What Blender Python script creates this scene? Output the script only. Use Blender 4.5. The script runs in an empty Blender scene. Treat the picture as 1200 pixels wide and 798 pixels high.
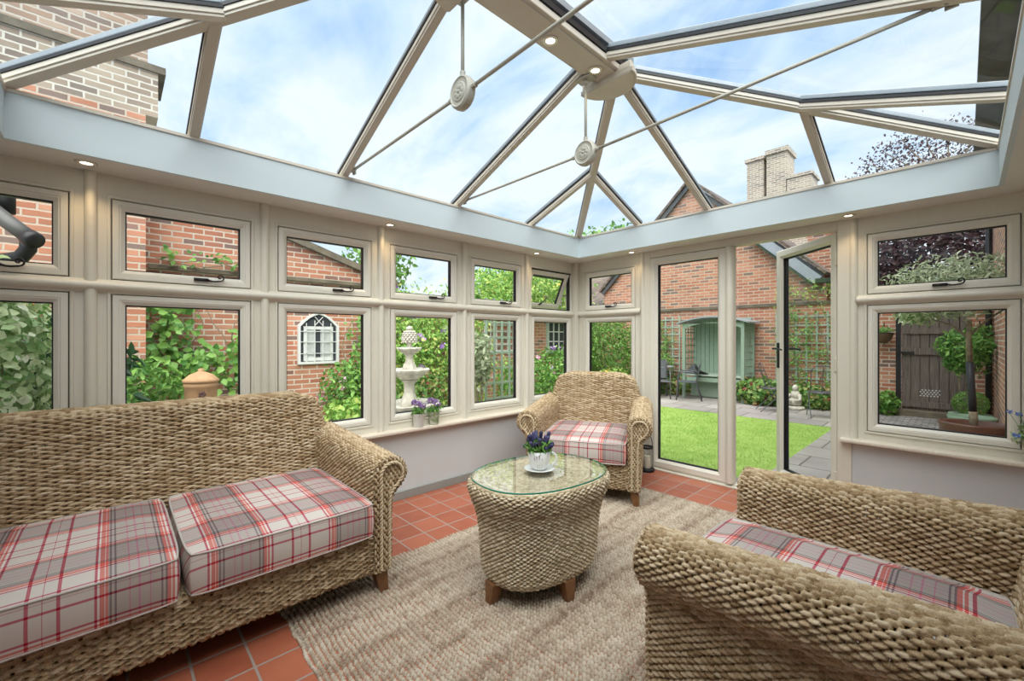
import bpy, bmesh, math, random
import numpy as np
from mathutils import Vector, Matrix
random.seed(7); rng = np.random.default_rng(7)
C = bpy.context.scene.collection
PI = math.pi
SC = bpy.context.scene

# ------------------------------------------------------------------ camera, sky, sun, exposure
cam_d = bpy.data.cameras.new('camera'); cam = bpy.data.objects.new('camera', cam_d); C.objects.link(cam)
cam.location = (3.120, -3.942, 1.30); cam.rotation_euler = (PI/2, 0, 0.8165)
cam_d.sensor_width = 36.0; cam_d.lens = 498.2*36/1200; cam_d.shift_y = -2.5/1200
cam_d.clip_start = 0.02; cam_d.clip_end = 300
SC.camera = cam
SC.view_settings.view_transform = 'Standard'; SC.view_settings.look = 'None'
SC.view_settings.gamma = 1; SC.view_settings.use_curve_mapping = False
SC.view_settings.exposure = 0.62

def N(nt, t, **kw):
    n = nt.nodes.new(t)
    for k, v in kw.items():
        if k in n.inputs: n.inputs[k].default_value = v
        else: setattr(n, k, v)
    return n
world = bpy.data.worlds.new('sky'); SC.world = world; world.use_nodes = True
nt = world.node_tree; nt.nodes.clear()
out = N(nt, 'ShaderNodeOutputWorld'); bg = N(nt, 'ShaderNodeBackground'); bg.inputs[1].default_value = 0.83
tc = N(nt, 'ShaderNodeTexCoord')
sep = N(nt, 'ShaderNodeSeparateXYZ'); nt.links.new(tc.outputs['Generated'], sep.inputs[0])
# cloud plane projection: direction / (z + .25)
ad = N(nt, 'ShaderNodeMath', operation='ADD'); ad.inputs[1].default_value = 0.22; nt.links.new(sep.outputs[2], ad.inputs[0])
mx = N(nt, 'ShaderNodeMath', operation='MAXIMUM'); mx.inputs[1].default_value = 0.08; nt.links.new(ad.outputs[0], mx.inputs[0])
dv = N(nt, 'ShaderNodeVectorMath', operation='DIVIDE'); nt.links.new(tc.outputs['Generated'], dv.inputs[0])
cb = N(nt, 'ShaderNodeCombineXYZ'); [nt.links.new(mx.outputs[0], cb.inputs[i]) for i in range(3)]
nt.links.new(cb.outputs[0], dv.inputs[1])
mp = N(nt, 'ShaderNodeMapping'); mp.inputs['Scale'].default_value = (1.0, 1.7, 0.0); mp.inputs['Rotation'].default_value = (0, 0, 0.7); mp.inputs['Location'].default_value = (3.1, 1.2, 0)
nt.links.new(dv.outputs[0], mp.inputs[0])
n1 = N(nt, 'ShaderNodeTexNoise'); n1.inputs['Scale'].default_value = 1.5; n1.inputs['Detail'].default_value = 7; n1.inputs['Roughness'].default_value = 0.58; n1.inputs['Distortion'].default_value = 0.35
nt.links.new(mp.outputs[0], n1.inputs['Vector'])
rp = N(nt, 'ShaderNodeValToRGB'); e = rp.color_ramp.elements
e[0].position = 0.30; e[0].color = (0.36, 0.55, 0.84, 1); e[1].position = 0.56; e[1].color = (0.80, 0.86, 0.93, 1)
m_ = e.new(0.43); m_.color = (0.60, 0.74, 0.90, 1)
nt.links.new(n1.outputs[0], rp.inputs[0]); nt.links.new(rp.outputs[0], bg.inputs[0]); nt.links.new(bg.outputs[0], out.inputs[0])

sd = bpy.data.lights.new('sun', 'SUN'); sd.energy = 4.6; sd.angle = math.radians(80); sd.color = (1.0, 0.97, 0.92)
sun = bpy.data.objects.new('sun', sd); C.objects.link(sun); sun.rotation_euler = (math.radians(22), math.radians(24), 0)

# ------------------------------------------------------------------ helpers
def link(o, parent=None):
    C.objects.link(o)
    if parent is not None: o.parent = parent
    return o
def tag(o, label=None, cat=None, group=None, kind=None):
    if label: o['label'] = label
    if cat: o['category'] = cat
    if group: o['group'] = group
    if kind: o['kind'] = kind
    return o
def thing(name, label, cat, loc=(0,0,0), rz=0, group=None, kind=None):
    o = bpy.data.objects.new(name, None); link(o); o.location = loc; o.rotation_euler = (0, 0, rz)
    o.empty_display_size = 0.1
    return tag(o, label, cat, group, kind)
def copy_tree(o, parent=None):
    c = o.copy(); C.objects.link(c); c.parent = parent
    for ch in list(o.children): copy_tree(ch, c)
    return c

class MB:
    """collects geometry for ONE mesh object"""
    def __init__(s): s.v = []; s.f = []; s.n = 0; s.t = []
    def add(s, v, f, tint=None):
        v = np.asarray(v, float).reshape(-1, 3); s.v.append(v)
        f = np.asarray(f, int) + s.n
        s.f.append(f); s.n += len(v)
        if tint is not None: s.t.append(np.broadcast_to(np.asarray(tint, float), (len(v),)).copy())
        return s
    def box(s, a, b, M=None):
        x0,y0,z0 = a; x1,y1,z1 = b
        v = np.array([(x0,y0,z0),(x1,y0,z0),(x1,y1,z0),(x0,y1,z0),(x0,y0,z1),(x1,y0,z1),(x1,y1,z1),(x0,y1,z1)], float)
        if M is not None: v = np.array([(M @ Vector(p))[:] for p in v])
        s.add(v, [(0,3,2,1),(4,5,6,7),(0,1,5,4),(1,2,6,5),(2,3,7,6),(3,0,4,7)]); return s
    def beam(s, p0, p1, w, h, up=(0,0,1), drop=0.0):
        p0 = Vector(p0); p1 = Vector(p1); d = (p1-p0).normalized(); side = d.cross(Vector(up)).normalized(); u = side.cross(d).normalized()
        v = []
        for p in (p0, p1):
            for a, b in ((-.5,0),(.5,0),(.5,1),(-.5,1)): v.append((p + side*w*a + u*(h*b+drop))[:])
        s.add(v, [(0,1,2,3),(7,6,5,4),(0,4,5,1),(1,5,6,2),(2,6,7,3),(3,7,4,0)]); return s
    def tube(s, pts, r, n=8, closed=False):
        pts = [Vector(p) for p in pts]; m = len(pts); rr = r if hasattr(r, '__len__') else [r]*m
        rings = []; prev = None
        for i, p in enumerate(pts):
            if closed: d = pts[(i+1) % m]-pts[i-1]
            else: d = pts[min(i+1, m-1)]-pts[max(i-1, 0)]
            d = d.normalized()
            ref = prev if prev is not None else (Vector((0,0,1)) if abs(d.z) < .9 else Vector((1,0,0)))
            a = (ref - d*ref.dot(d)).normalized(); prev = a; b = d.cross(a)
            rings.append([(p + (a*math.cos(2*PI*k/n)+b*math.sin(2*PI*k/n))*rr[i])[:] for k in range(n)])
        v = np.array(rings).reshape(-1, 3); f = []
        for i in range(m if closed else m-1):
            j = (i+1) % m
            for k in range(n): f.append((i*n+k, i*n+(k+1) % n, j*n+(k+1) % n, j*n+k))
        s.add(v, f)
        if not closed:
            base = s.n - len(v)
            for i, o_ in ((0, 1), (m-1, 0)):
                c = np.array(pts[i][:]).reshape(1, 3); s.add(c, np.zeros((0, 4), int))
                ci = s.n-1
                tri = [(base+i*n+k, ci, ci, base+i*n+(k+1) % n) if o_ == 0 else (base+i*n+(k+1) % n, ci, ci, base+i*n+k) for k in range(n)]
                s.f.append(np.array(tri))
        return s
    def lathe(s, prof, n=32, c=(0,0,0), sx=1, sy=1):
        v = []; m = len(prof)
        for r, z in prof:
            for k in range(n):
                a = 2*PI*k/n; rr = r(a) if callable(r) else r
                v.append((c[0]+rr*math.cos(a)*sx, c[1]+rr*math.sin(a)*sy, c[2]+z))
        f = [(i*n+k, i*n+(k+1) % n, (i+1)*n+(k+1) % n, (i+1)*n+k) for i in range(m-1) for k in range(n)]
        s.add(v, f); return s
    def prism(s, poly, axis, a, b):
        """poly of 2-D points extruded along axis (0,1,2) from a to b"""
        m = len(poly); v = []
        for t in (a, b):
            for p in poly:
                q = list(p); q.insert(axis, t); v.append(q)
        base = s.n; s.add(v, [(i, (i+1) % m, m+(i+1) % m, m+i) for i in range(m)])
        s.ng = getattr(s, 'ng', []); s.ng.append([base+i for i in range(m)][::-1]); s.ng.append([base+m+i for i in range(m)])
        return s
    def ball(s, c, r, n=14, m=9):
        r = r if hasattr(r, '__len__') else (r, r, r)
        v = [(c[0]+r[0]*math.sin(PI*i/m)*math.cos(2*PI*k/n), c[1]+r[1]*math.sin(PI*i/m)*math.sin(2*PI*k/n), c[2]-r[2]*math.cos(PI*i/m)) for i in range(m+1) for k in range(n)]
        s.add(v, [(i*n+k, i*n+(k+1) % n, (i+1)*n+(k+1) % n, (i+1)*n+k) for i in range(m) for k in range(n)]); return s
    def build(s, name, mat, parent=None, smooth=False, loc=None, bevel=0, fix=True):
        me = bpy.data.meshes.new(name)
        v = np.concatenate(s.v) if s.v else np.zeros((0, 3))
        faces = []
        quads = np.concatenate([f for f in s.f if len(f)]) if s.f else np.zeros((0, 4), int)
        ng = getattr(s, 'ng', [])
        if fix or ng:
            for q in quads.tolist():
                r = []
                for i in q:
                    if i not in r: r.append(i)
                if len(r) > 2: faces.append(r)
            faces += ng
            me.from_pydata(v.tolist(), [], faces)
        else:
            me.vertices.add(len(v)); me.vertices.foreach_set('co', v.ravel().astype(np.float32))
            k = quads.shape[1]; nq = len(quads)
            me.loops.add(nq*k); me.loops.foreach_set('vertex_index', quads.ravel().astype(np.int32))
            me.polygons.add(nq); me.polygons.foreach_set('loop_start', np.arange(0, nq*k, k, dtype=np.int32))
            me.update(calc_edges=True)
        if s.t:
            at = me.attributes.new('tint', 'FLOAT', 'POINT'); at.data.foreach_set('value', np.concatenate(s.t).astype(np.float32))
        me.materials.append(mat)
        if smooth: me.polygons.foreach_set('use_smooth', [True]*len(me.polygons))
        if fix or ng:
            bm = bmesh.new(); bm.from_mesh(me); bmesh.ops.recalc_face_normals(bm, faces=bm.faces)
            bm.to_mesh(me); bm.free()
        o = bpy.data.objects.new(name, me); link(o, parent)
        if loc is not None: o.location = loc
        if bevel:
            bv = o.modifiers.new('bevel', 'BEVEL'); bv.width = bevel; bv.segments = 2; bv.limit_method = 'ANGLE'; bv.angle_limit = 0.6
        return o

# ------------------------------------------------------------------ materials
def mat(name, col=(.8,.8,.8), rough=.5, metal=0, spec=.5, var=0, vscale=8, bump=0, bscale=60, col2=None, detail=4):
    m = bpy.data.materials.new(name); m.use_nodes = True; nt = m.node_tree; b = nt.nodes['Principled BSDF']
    b.inputs['Base Color'].default_value = (*col, 1); b.inputs['Roughness'].default_value = rough; b.inputs['Metallic'].default_value = metal
    b.inputs['Specular IOR Level'].default_value = spec
    tc = N(nt, 'ShaderNodeTexCoord')
    if var or col2:
        n = N(nt, 'ShaderNodeTexNoise'); n.inputs['Scale'].default_value = vscale; n.inputs['Detail'].default_value = detail
        nt.links.new(tc.outputs['Object'], n.inputs['Vector'])
        r = N(nt, 'ShaderNodeValToRGB'); c2 = col2 or tuple(c*(1-var) for c in col)
        r.color_ramp.elements[0].position = .35; r.color_ramp.elements[1].position = .65
        r.color_ramp.elements[0].color = (*c2, 1); r.color_ramp.elements[1].color = (*col, 1)
        nt.links.new(n.outputs[0], r.inputs[0]); nt.links.new(r.outputs[0], b.inputs['Base Color'])
    if bump:
        n = N(nt, 'ShaderNodeTexNoise'); n.inputs['Scale'].default_value = bscale; n.inputs['Detail'].default_value = 4
        nt.links.new(tc.outputs['Object'], n.inputs['Vector'])
        bp = N(nt, 'ShaderNodeBump'); bp.inputs['Strength'].default_value = bump; bp.inputs['Distance'].default_value = .01
        nt.links.new(n.outputs[0], bp.inputs['Height']); nt.links.new(bp.outputs[0], b.inputs['Normal'])
    return m
def grained(name, c1, c2, rough=.45):
    """woodgrain foil: fine streaks"""
    m = bpy.data.materials.new(name); m.use_nodes = True; nt = m.node_tree; b = nt.nodes['Principled BSDF']
    tc = N(nt, 'ShaderNodeTexCoord'); mp = N(nt, 'ShaderNodeMapping'); mp.inputs['Scale'].default_value = (60, 60, 2.0)
    n = N(nt, 'ShaderNodeTexNoise'); n.inputs['Scale'].default_value = 1.5; n.inputs['Detail'].default_value = 3
    nt.links.new(tc.outputs['Object'], mp.inputs[0]); nt.links.new(mp.outputs[0], n.inputs['Vector'])
    r = N(nt, 'ShaderNodeValToRGB'); r.color_ramp.elements[0].position = .3; r.color_ramp.elements[1].position = .7
    r.color_ramp.elements[0].color = (*c1, 1); r.color_ramp.elements[1].color = (*c2, 1)
    nt.links.new(n.outputs[0], r.inputs[0]); nt.links.new(r.outputs[0], b.inputs['Base Color']); b.inputs['Roughness'].default_value = rough
    return m
CREAM = grained('cream_frame', (.70,.66,.555), (.72,.68,.575))
SASH = grained('cream_sash', (.73,.695,.60), (.75,.715,.62))
ROOFCREAM = mat('cream_rafter', (.63,.58,.485), .4, var=.04, vscale=20)
WHITEP = mat('white_plaster', (.61,.63,.625), .75, var=.03, vscale=3, bump=.05)
FASCIA = mat('fascia_paint', (.58,.66,.685), .65, var=.025, vscale=2)
SOFFIT = mat('soffit_paint', (.72,.70,.66), .7, var=.02, vscale=2)
SILLM = grained('sill_board', (.70,.62,.50), (.76,.68,.56), .35)
SKIRT = mat('skirting_paint', (.29,.30,.275), .45, var=.05)
BLACK = mat('black_seal', (.012,.013,.015), .45)
IRON = mat('black_iron', (.018,.018,.02), .45, metal=.3)
CAPG = mat('grey_cap', (.30,.34,.37), .35, metal=.2, var=.1)
ROD = mat('tie_rod_paint', (.45,.44,.37), .4)
BRASS = mat('satin_bezel', (.75,.70,.62), .3, metal=.7)
WOOD = mat('walnut_leg', (.22,.095,.035), .4, var=.3, vscale=30)
CERAM = mat('white_ceramic', (.78,.79,.78), .12)
CANDLE = mat('candle_wax', (.78,.72,.60), .5)
def emis(name, col, s):
    m = bpy.data.materials.new(name); m.use_nodes = True; b = m.node_tree.nodes['Principled BSDF']
    b.inputs['Emission Color'].default_value = (*col, 1); b.inputs['Emission Strength'].default_value = s; b.inputs['Base Color'].default_value = (*col, 1); return m
LAMP = emis('lamp_glow', (1, .88, .66), 5)
def glass(name, tint=(1,1,1), ior=1.5, k=1.0, rough=0.0):
    m = bpy.data.materials.new(name); m.use_nodes = True; nt = m.node_tree; nt.nodes.clear()
    o = N(nt, 'ShaderNodeOutputMaterial'); mixs = N(nt, 'ShaderNodeMixShader'); t = N(nt, 'ShaderNodeBsdfTransparent'); g = N(nt, 'ShaderNodeBsdfGlossy')
    t.inputs[0].default_value = (*tint, 1); g.inputs['Roughness'].default_value = rough; f = N(nt, 'ShaderNodeFresnel'); f.inputs[0].default_value = ior
    mm = N(nt, 'ShaderNodeMath', operation='MULTIPLY'); mm.inputs[1].default_value = k; mm.use_clamp = True
    # a pane reflects once, on the face turned to the ray
    gm = N(nt, 'ShaderNodeNewGeometry'); sb = N(nt, 'ShaderNodeMath', operation='SUBTRACT'); sb.inputs[0].default_value = 1
    nt.links.new(gm.outputs['Backfacing'], sb.inputs[1])
    pw = N(nt, 'ShaderNodeMath', operation='MULTIPLY'); nt.links.new(f.outputs[0], pw.inputs[0]); nt.links.new(sb.outputs[0], pw.inputs[1]); nt.links.new(pw.outputs[0], mm.inputs[0])
    nt.links.new(mm.outputs[0], mixs.inputs[0]); nt.links.new(t.outputs[0], mixs.inputs[1]); nt.links.new(g.outputs[0], mixs.inputs[2])
    nt.links.new(mixs.outputs[0], o.inputs[0]); return m
GLASS = glass('window_glass', (.985,.995,.985), k=.55)
RGLASS = glass('roof_glass', (.95,.975,.985), k=.6)
TGLASS = glass('table_glass', (.98,.995,.985), k=1.7)
GEDGE = mat('glass_edge', (.02,.22,.15), .15)
def leafmat(name, c1, c2, c3=None, trans=.25, rough=.5):
    m = bpy.data.materials.new(name); m.use_nodes = True; nt = m.node_tree; b = nt.nodes['Principled BSDF']; b.inputs['Roughness'].default_value = rough
    a = N(nt, 'ShaderNodeAttribute'); a.attribute_name = 'tint'; r = N(nt, 'ShaderNodeValToRGB')
    r.color_ramp.elements[0].color = (*c1, 1); r.color_ramp.elements[1].color = (*c2, 1)
    if c3: r.color_ramp.elements[1].position = .8; x = r.color_ramp.elements.new(1.0); x.color = (*c3, 1)
    nt.links.new(a.outputs['Fac'], r.inputs[0]); nt.links.new(r.outputs[0], b.inputs['Base Color'])
    tr = N(nt, 'ShaderNodeBsdfTranslucent'); ms = N(nt, 'ShaderNodeMixShader'); ms.inputs[0].default_value = trans
    o = nt.nodes['Material Output']; nt.links.new(r.outputs[0], tr.inputs[0]); nt.links.new(b.outputs[0], ms.inputs[1]); nt.links.new(tr.outputs[0], ms.inputs[2]); nt.links.new(ms.outputs[0], o.inputs[0])
    return m
L_GREEN = leafmat('green_leaves', (.06,.20,.03), (.28,.52,.11))
L_LIME = leafmat('lime_leaves', (.12,.32,.04), (.44,.66,.16), (.66,.70,.20))
L_DARK = leafmat('dark_leaves', (.012,.05,.02), (.06,.17,.06))
L_BOX = leafmat('box_leaves', (.07,.20,.03), (.24,.44,.09))
L_VAR = leafmat('variegated_leaves', (.16,.33,.09), (.62,.72,.42), (.90,.92,.74))
L_SILV = leafmat('silver_leaves', (.28,.36,.20), (.70,.76,.55))
L_PURP = leafmat('copper_leaves', (.025,.012,.018), (.12,.05,.06), (.22,.20,.18))
L_RED = leafmat('red_tinged_leaves', (.08,.24,.05), (.30,.45,.12), (.50,.13,.12))
P_PURPLE = leafmat('purple_petals', (.22,.10,.36), (.60,.42,.72))
P_PINK = leafmat('pink_petals', (.62,.22,.40), (.85,.60,.70))
P_RED = leafmat('red_petals', (.5,.02,.03), (.75,.08,.08))
P_BLUE = leafmat('blue_petals', (.10,.17,.48), (.30,.42,.80))
P_LAV = leafmat('lavender_spikes', (.03,.03,.09), (.11,.10,.24))
P_YEL = leafmat('yellow_leaves', (.62,.42,.05), (.88,.72,.20))
STONE = mat('pale_stone', (.70,.67,.58), .8, var=.35, vscale=9, bump=.4, bscale=40)
TERRA = mat('terracotta_clay', (.60,.36,.19), .7, var=.25, vscale=7, bump=.1)
PLANTER = mat('brown_glazed_clay', (.17,.075,.05), .35, var=.25, vscale=10)
SAGEPOT = mat('sage_glaze', (.25,.36,.25), .3, var=.12)
SAGE = mat('sage_paint', (.31,.42,.33), .55, var=.1, vscale=12)
SAGEL = mat('pale_sage_paint', (.42,.52,.44), .5, var=.1)
SOIL = mat('dark_soil', (.05,.03,.02), .9, var=.4, vscale=30, bump=.5)
BARK = mat('pale_bark', (.33,.27,.18), .8, var=.4, vscale=25, bump=.4)
WRAP = mat('dark_wrap', (.035,.035,.045), .5)
CHAIRM = mat('grey_metal', (.13,.135,.15), .4, metal=.5)
MESHM = mat('grey_mesh_fabric', (.09,.10,.11), .6)
COPING = mat('coping_stone', (.20,.17,.12), .85, var=.4, vscale=5, bump=.4)
LEAD = mat('lead_grey', (.40,.45,.50), .4, metal=.2, var=.15, vscale=6)
WHITEF = mat('white_frame', (.70,.71,.69), .5)
DIMGL = mat('reflecting_dark_pane', (.05,.06,.07), .08)
CURT = mat('net_curtain', (.55,.58,.56), .8, var=.2, vscale=15)
COIR = mat('coir_liner', (.16,.10,.05), .9, var=.3, vscale=40, bump=.5)
SOOT = mat('dark_slate', (.11,.12,.13), .6, var=.3, vscale=4)

def pos_uv(nt, scale=1.0):
    """planar wall coordinates in metres picked from the face direction"""
    g = N(nt, 'ShaderNodeNewGeometry'); s = N(nt, 'ShaderNodeSeparateXYZ'); nt.links.new(g.outputs['Position'], s.inputs[0])
    sn = N(nt, 'ShaderNodeSeparateXYZ'); nt.links.new(g.outputs['True Normal'], sn.inputs[0])
    ab = N(nt, 'ShaderNodeMath', operation='ABSOLUTE'); nt.links.new(sn.outputs[0], ab.inputs[0])
    gt = N(nt, 'ShaderNodeMath', operation='GREATER_THAN'); gt.inputs[1].default_value = .6; nt.links.new(ab.outputs[0], gt.inputs[0])
    mxn = N(nt, 'ShaderNodeMix'); mxn.data_type = 'FLOAT'; nt.links.new(gt.outputs[0], mxn.inputs[0]); nt.links.new(s.outputs[0], mxn.inputs[2]); nt.links.new(s.outputs[1], mxn.inputs[3])
    c = N(nt, 'ShaderNodeCombineXYZ'); nt.links.new(mxn.outputs[0], c.inputs[0]); nt.links.new(s.outputs[2], c.inputs[1]); return c, g
def brickmat(name, c1, c2, c3, mortar, bw=.225, rh=.075, ms=.011, bump=.6, flat=False):
    m = bpy.data.materials.new(name); m.use_nodes = True; nt = m.node_tree; b = nt.nodes['Principled BSDF']; b.inputs['Roughness'].default_value = .85
    c, g = pos_uv(nt)
    src = c.outputs[0]
    if flat: src = g.outputs['Position']
    br = N(nt, 'ShaderNodeTexBrick'); br.inputs['Scale'].default_value = 1; br.inputs['Brick Width'].default_value = bw; br.inputs['Row Height'].default_value = rh
    br.inputs['Mortar Size'].default_value = ms; br.inputs['Mortar Smooth'].default_value = .3; br.inputs['Bias'].default_value = 0
    br.inputs['Color1'].default_value = (0,0,0,1); br.inputs['Color2'].default_value = (1,1,1,1); br.inputs['Mortar'].default_value = (.5,.5,.5,1)
    n0 = N(nt, 'ShaderNodeTexNoise'); n0.inputs['Scale'].default_value = 14; n0.inputs['Detail'].default_value = 3; nt.links.new(src, n0.inputs['Vector'])
    va = N(nt, 'ShaderNodeVectorMath', operation='SCALE'); va.inputs['Scale'].default_value = .012; nt.links.new(n0.outputs['Color'], va.inputs[0])
    vb = N(nt, 'ShaderNodeVectorMath', operation='ADD'); nt.links.new(src, vb.inputs[0]); nt.links.new(va.outputs[0], vb.inputs[1]); nt.links.new(vb.outputs[0], br.inputs['Vector'])
    r = N(nt, 'ShaderNodeValToRGB'); e = r.color_ramp.elements
    e[0].color = (*c3, 1); e[1].color = (*c2, 1); e[0].position = .05; k = e.new(.30); k.color = (*c1, 1); k = e.new(.7); k.color = tuple(.5*(a+d) for a, d in zip(c1, c2))+(1,)
    nt.links.new(br.outputs['Color'], r.inputs[0])
    n2 = N(nt, 'ShaderNodeTexNoise'); n2.inputs['Scale'].default_value = 1.3; n2.inputs['Detail'].default_value = 6; nt.links.new(src, n2.inputs['Vector'])
    mr = N(nt, 'ShaderNodeMapRange'); mr.inputs[1].default_value = .3; mr.inputs[2].default_value = .7; mr.inputs[3].default_value = .75; mr.inputs[4].default_value = 1.15; nt.links.new(n2.outputs[0], mr.inputs[0])
    mm = N(nt, 'ShaderNodeVectorMath', operation='SCALE'); nt.links.new(r.outputs[0], mm.inputs[0]); nt.links.new(mr.outputs[0], mm.inputs['Scale'])
    mix = N(nt, 'ShaderNodeMix'); mix.data_type = 'RGBA'; nt.links.new(br.outputs['Fac'], mix.inputs[0]); nt.links.new(mm.outputs[0], mix.inputs[6]); mix.inputs[7].default_value = (*mortar, 1)
    nt.links.new(mix.outputs[2], b.inputs['Base Color'])
    inv = N(nt, 'ShaderNodeMath', operation='SUBTRACT'); inv.inputs[0].default_value = 1; nt.links.new(br.outputs['Fac'], inv.inputs[1])
    bp = N(nt, 'ShaderNodeBump'); bp.inputs['Strength'].default_value = bump; bp.inputs['Distance'].default_value = .006; nt.links.new(inv.outputs[0], bp.inputs['Height']); nt.links.new(bp.outputs[0], b.inputs['Normal'])
    return m, b, br
BRICK, _, _ = brickmat('red_brick', (.47,.175,.10), (.60,.30,.19), (.22,.14,.12), (.62,.54,.44))
BRICKF, _, _ = brickmat('red_brick_fine', (.50,.20,.115), (.60,.30,.19), (.24,.17,.14), (.56,.46,.36))
BRICKP, _, _ = brickmat('weathered_brick', (.40,.31,.23), (.50,.42,.32), (.27,.22,.18), (.66,.62,.53))
BROWNB, _, _ = brickmat('brown_brick', (.36,.24,.17), (.46,.35,.26), (.22,.17,.14), (.55,.50,.42))
PAVE, _, _ = brickmat('stone_paving', (.36,.33,.31), (.44,.41,.38), (.28,.26,.25), (.13,.12,.10), bw=.62, rh=.55, ms=.012, bump=.3, flat=True)
COBBLE, _, _ = brickmat('stone_setts', (.27,.255,.24), (.36,.34,.315), (.19,.18,.17), (.12,.11,.10), bw=.16, rh=.12, ms=.012, bump=.5, flat=True)
ROOFT, _, _ = brickmat('roof_tiles', (.16,.12,.10), (.22,.17,.14), (.10,.085,.075), (.07,.06,.05), bw=.17, rh=.10, ms=.006, bump=.8)

def tilemat():
    m = bpy.data.materials.new('quarry_tiles'); m.use_nodes = True; nt = m.node_tree; b = nt.nodes['Principled BSDF']
    g = N(nt, 'ShaderNodeNewGeometry'); mp = N(nt, 'ShaderNodeMapping'); mp.inputs['Location'].default_value = (-.090, .016, 0)
    nt.links.new(g.outputs['Position'], mp.inputs[0])
    br = N(nt, 'ShaderNodeTexBrick'); br.offset = 0.0; br.inputs['Scale'].default_value = 1; br.inputs['Brick Width'].default_value = .185; br.inputs['Row Height'].default_value = .185
    br.inputs['Mortar Size'].default_value = .0052; br.inputs['Mortar Smooth'].default_value = .2; br.inputs['Color1'].default_value = (0,0,0,1); br.inputs['Color2'].default_value = (1,1,1,1)
    nt.links.new(mp.outputs[0], br.inputs['Vector'])
    r = N(nt, 'ShaderNodeValToRGB'); e = r.color_ramp.elements; e[0].color = (.30,.082,.042,1); e[1].color = (.47,.155,.085,1); k = e.new(.4); k.color = (.40,.118,.062,1)
    n = N(nt, 'ShaderNodeTexNoise'); n.inputs['Scale'].default_value = 9; n.inputs['Detail'].default_value = 5; nt.links.new(g.outputs['Position'], n.inputs['Vector'])
    ad = N(nt, 'ShaderNodeMath', operation='MULTIPLY_ADD'); ad.inputs[1].default_value = .7; nt.links.new(n.outputs[0], ad.inputs[0])
    ms = N(nt, 'ShaderNodeMath', operation='MULTIPLY'); ms.inputs[1].default_value = .6; nt.links.new(br.outputs['Color'], ms.inputs[0]); nt.links.new(ms.outputs[0], ad.inputs[2]); 
    sb = N(nt, 'ShaderNodeMath', operation='SUBTRACT'); sb.inputs[1].default_value = .15; nt.links.new(ad.outputs[0], sb.inputs[0]); nt.links.new(sb.outputs[0], r.inputs[0])
    mix = N(nt, 'ShaderNodeMix'); mix.data_type = 'RGBA'; nt.links.new(br.outputs['Fac'], mix.inputs[0]); nt.links.new(r.outputs[0], mix.inputs[6]); mix.inputs[7].default_value = (.36,.30,.26,1)
    nt.links.new(mix.outputs[2], b.inputs['Base Color']); b.inputs['Roughness'].default_value = .38; b.inputs['Specular IOR Level'].default_value = .4
    inv = N(nt, 'ShaderNodeMath', operation='SUBTRACT'); inv.inputs[0].default_value = 1; nt.links.new(br.outputs['Fac'], inv.inputs[1])
    bp = N(nt, 'ShaderNodeBump'); bp.inputs['Strength'].default_value = .4; bp.inputs['Distance'].default_value = .003; nt.links.new(inv.outputs[0], bp.inputs['Height']); nt.links.new(bp.outputs[0], b.inputs['Normal'])
    return m
TILE = tilemat()
def fibre(name, c1, c2, c3, sc=(9,9,9), fine=260):
    m = bpy.data.materials.new(name); m.use_nodes = True; nt = m.node_tree; b = nt.nodes['Principled BSDF']; b.inputs['Roughness'].default_value = .72; b.inputs['Specular IOR Level'].default_value = .25
    tc = N(nt, 'ShaderNodeTexCoord')
    a = N(nt, 'ShaderNodeAttribute'); a.attribute_name = 'tint'
    n = N(nt, 'ShaderNodeTexNoise'); n.inputs['Scale'].default_value = fine; n.inputs['Detail'].default_value = 2; nt.links.new(tc.outputs['Object'], n.inputs['Vector'])
    ad = N(nt, 'ShaderNodeMath', operation='MULTIPLY_ADD'); ad.inputs[1].default_value = .55; nt.links.new(n.outputs[0], ad.inputs[0]); 
    ms = N(nt, 'ShaderNodeMath', operation='MULTIPLY'); ms.inputs[1].default_value = .6; nt.links.new(a.outputs['Fac'], ms.inputs[0]); nt.links.new(ms.outputs[0], ad.inputs[2])
    r = N(nt, 'ShaderNodeValToRGB'); e = r.color_ramp.elements; e[0].position = .27; e[1].position = .88; e[0].color = (*c1, 1); e[1].color = (*c3, 1); k = e.new(.52); k.color = (*c2, 1)
    nt.links.new(ad.outputs[0], r.inputs[0]); nt.links.new(r.outputs[0], b.inputs['Base Color'])
    bp = N(nt, 'ShaderNodeBump'); bp.inputs['Strength'].default_value = .5; bp.inputs['Distance'].default_value = .002; nt.links.new(n.outputs[0], bp.inputs['Height']); nt.links.new(bp.outputs[0], b.inputs['Normal'])
    return m
SEAG = fibre('seagrass_weave', (.22,.135,.06), (.46,.335,.195), (.68,.56,.39))
SEAGT = fibre('pale_seagrass_weave', (.27,.20,.11), (.52,.42,.275), (.74,.655,.49))
JUTE = fibre('jute_weave', (.15,.085,.05), (.45,.365,.27), (.68,.62,.51))

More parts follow.
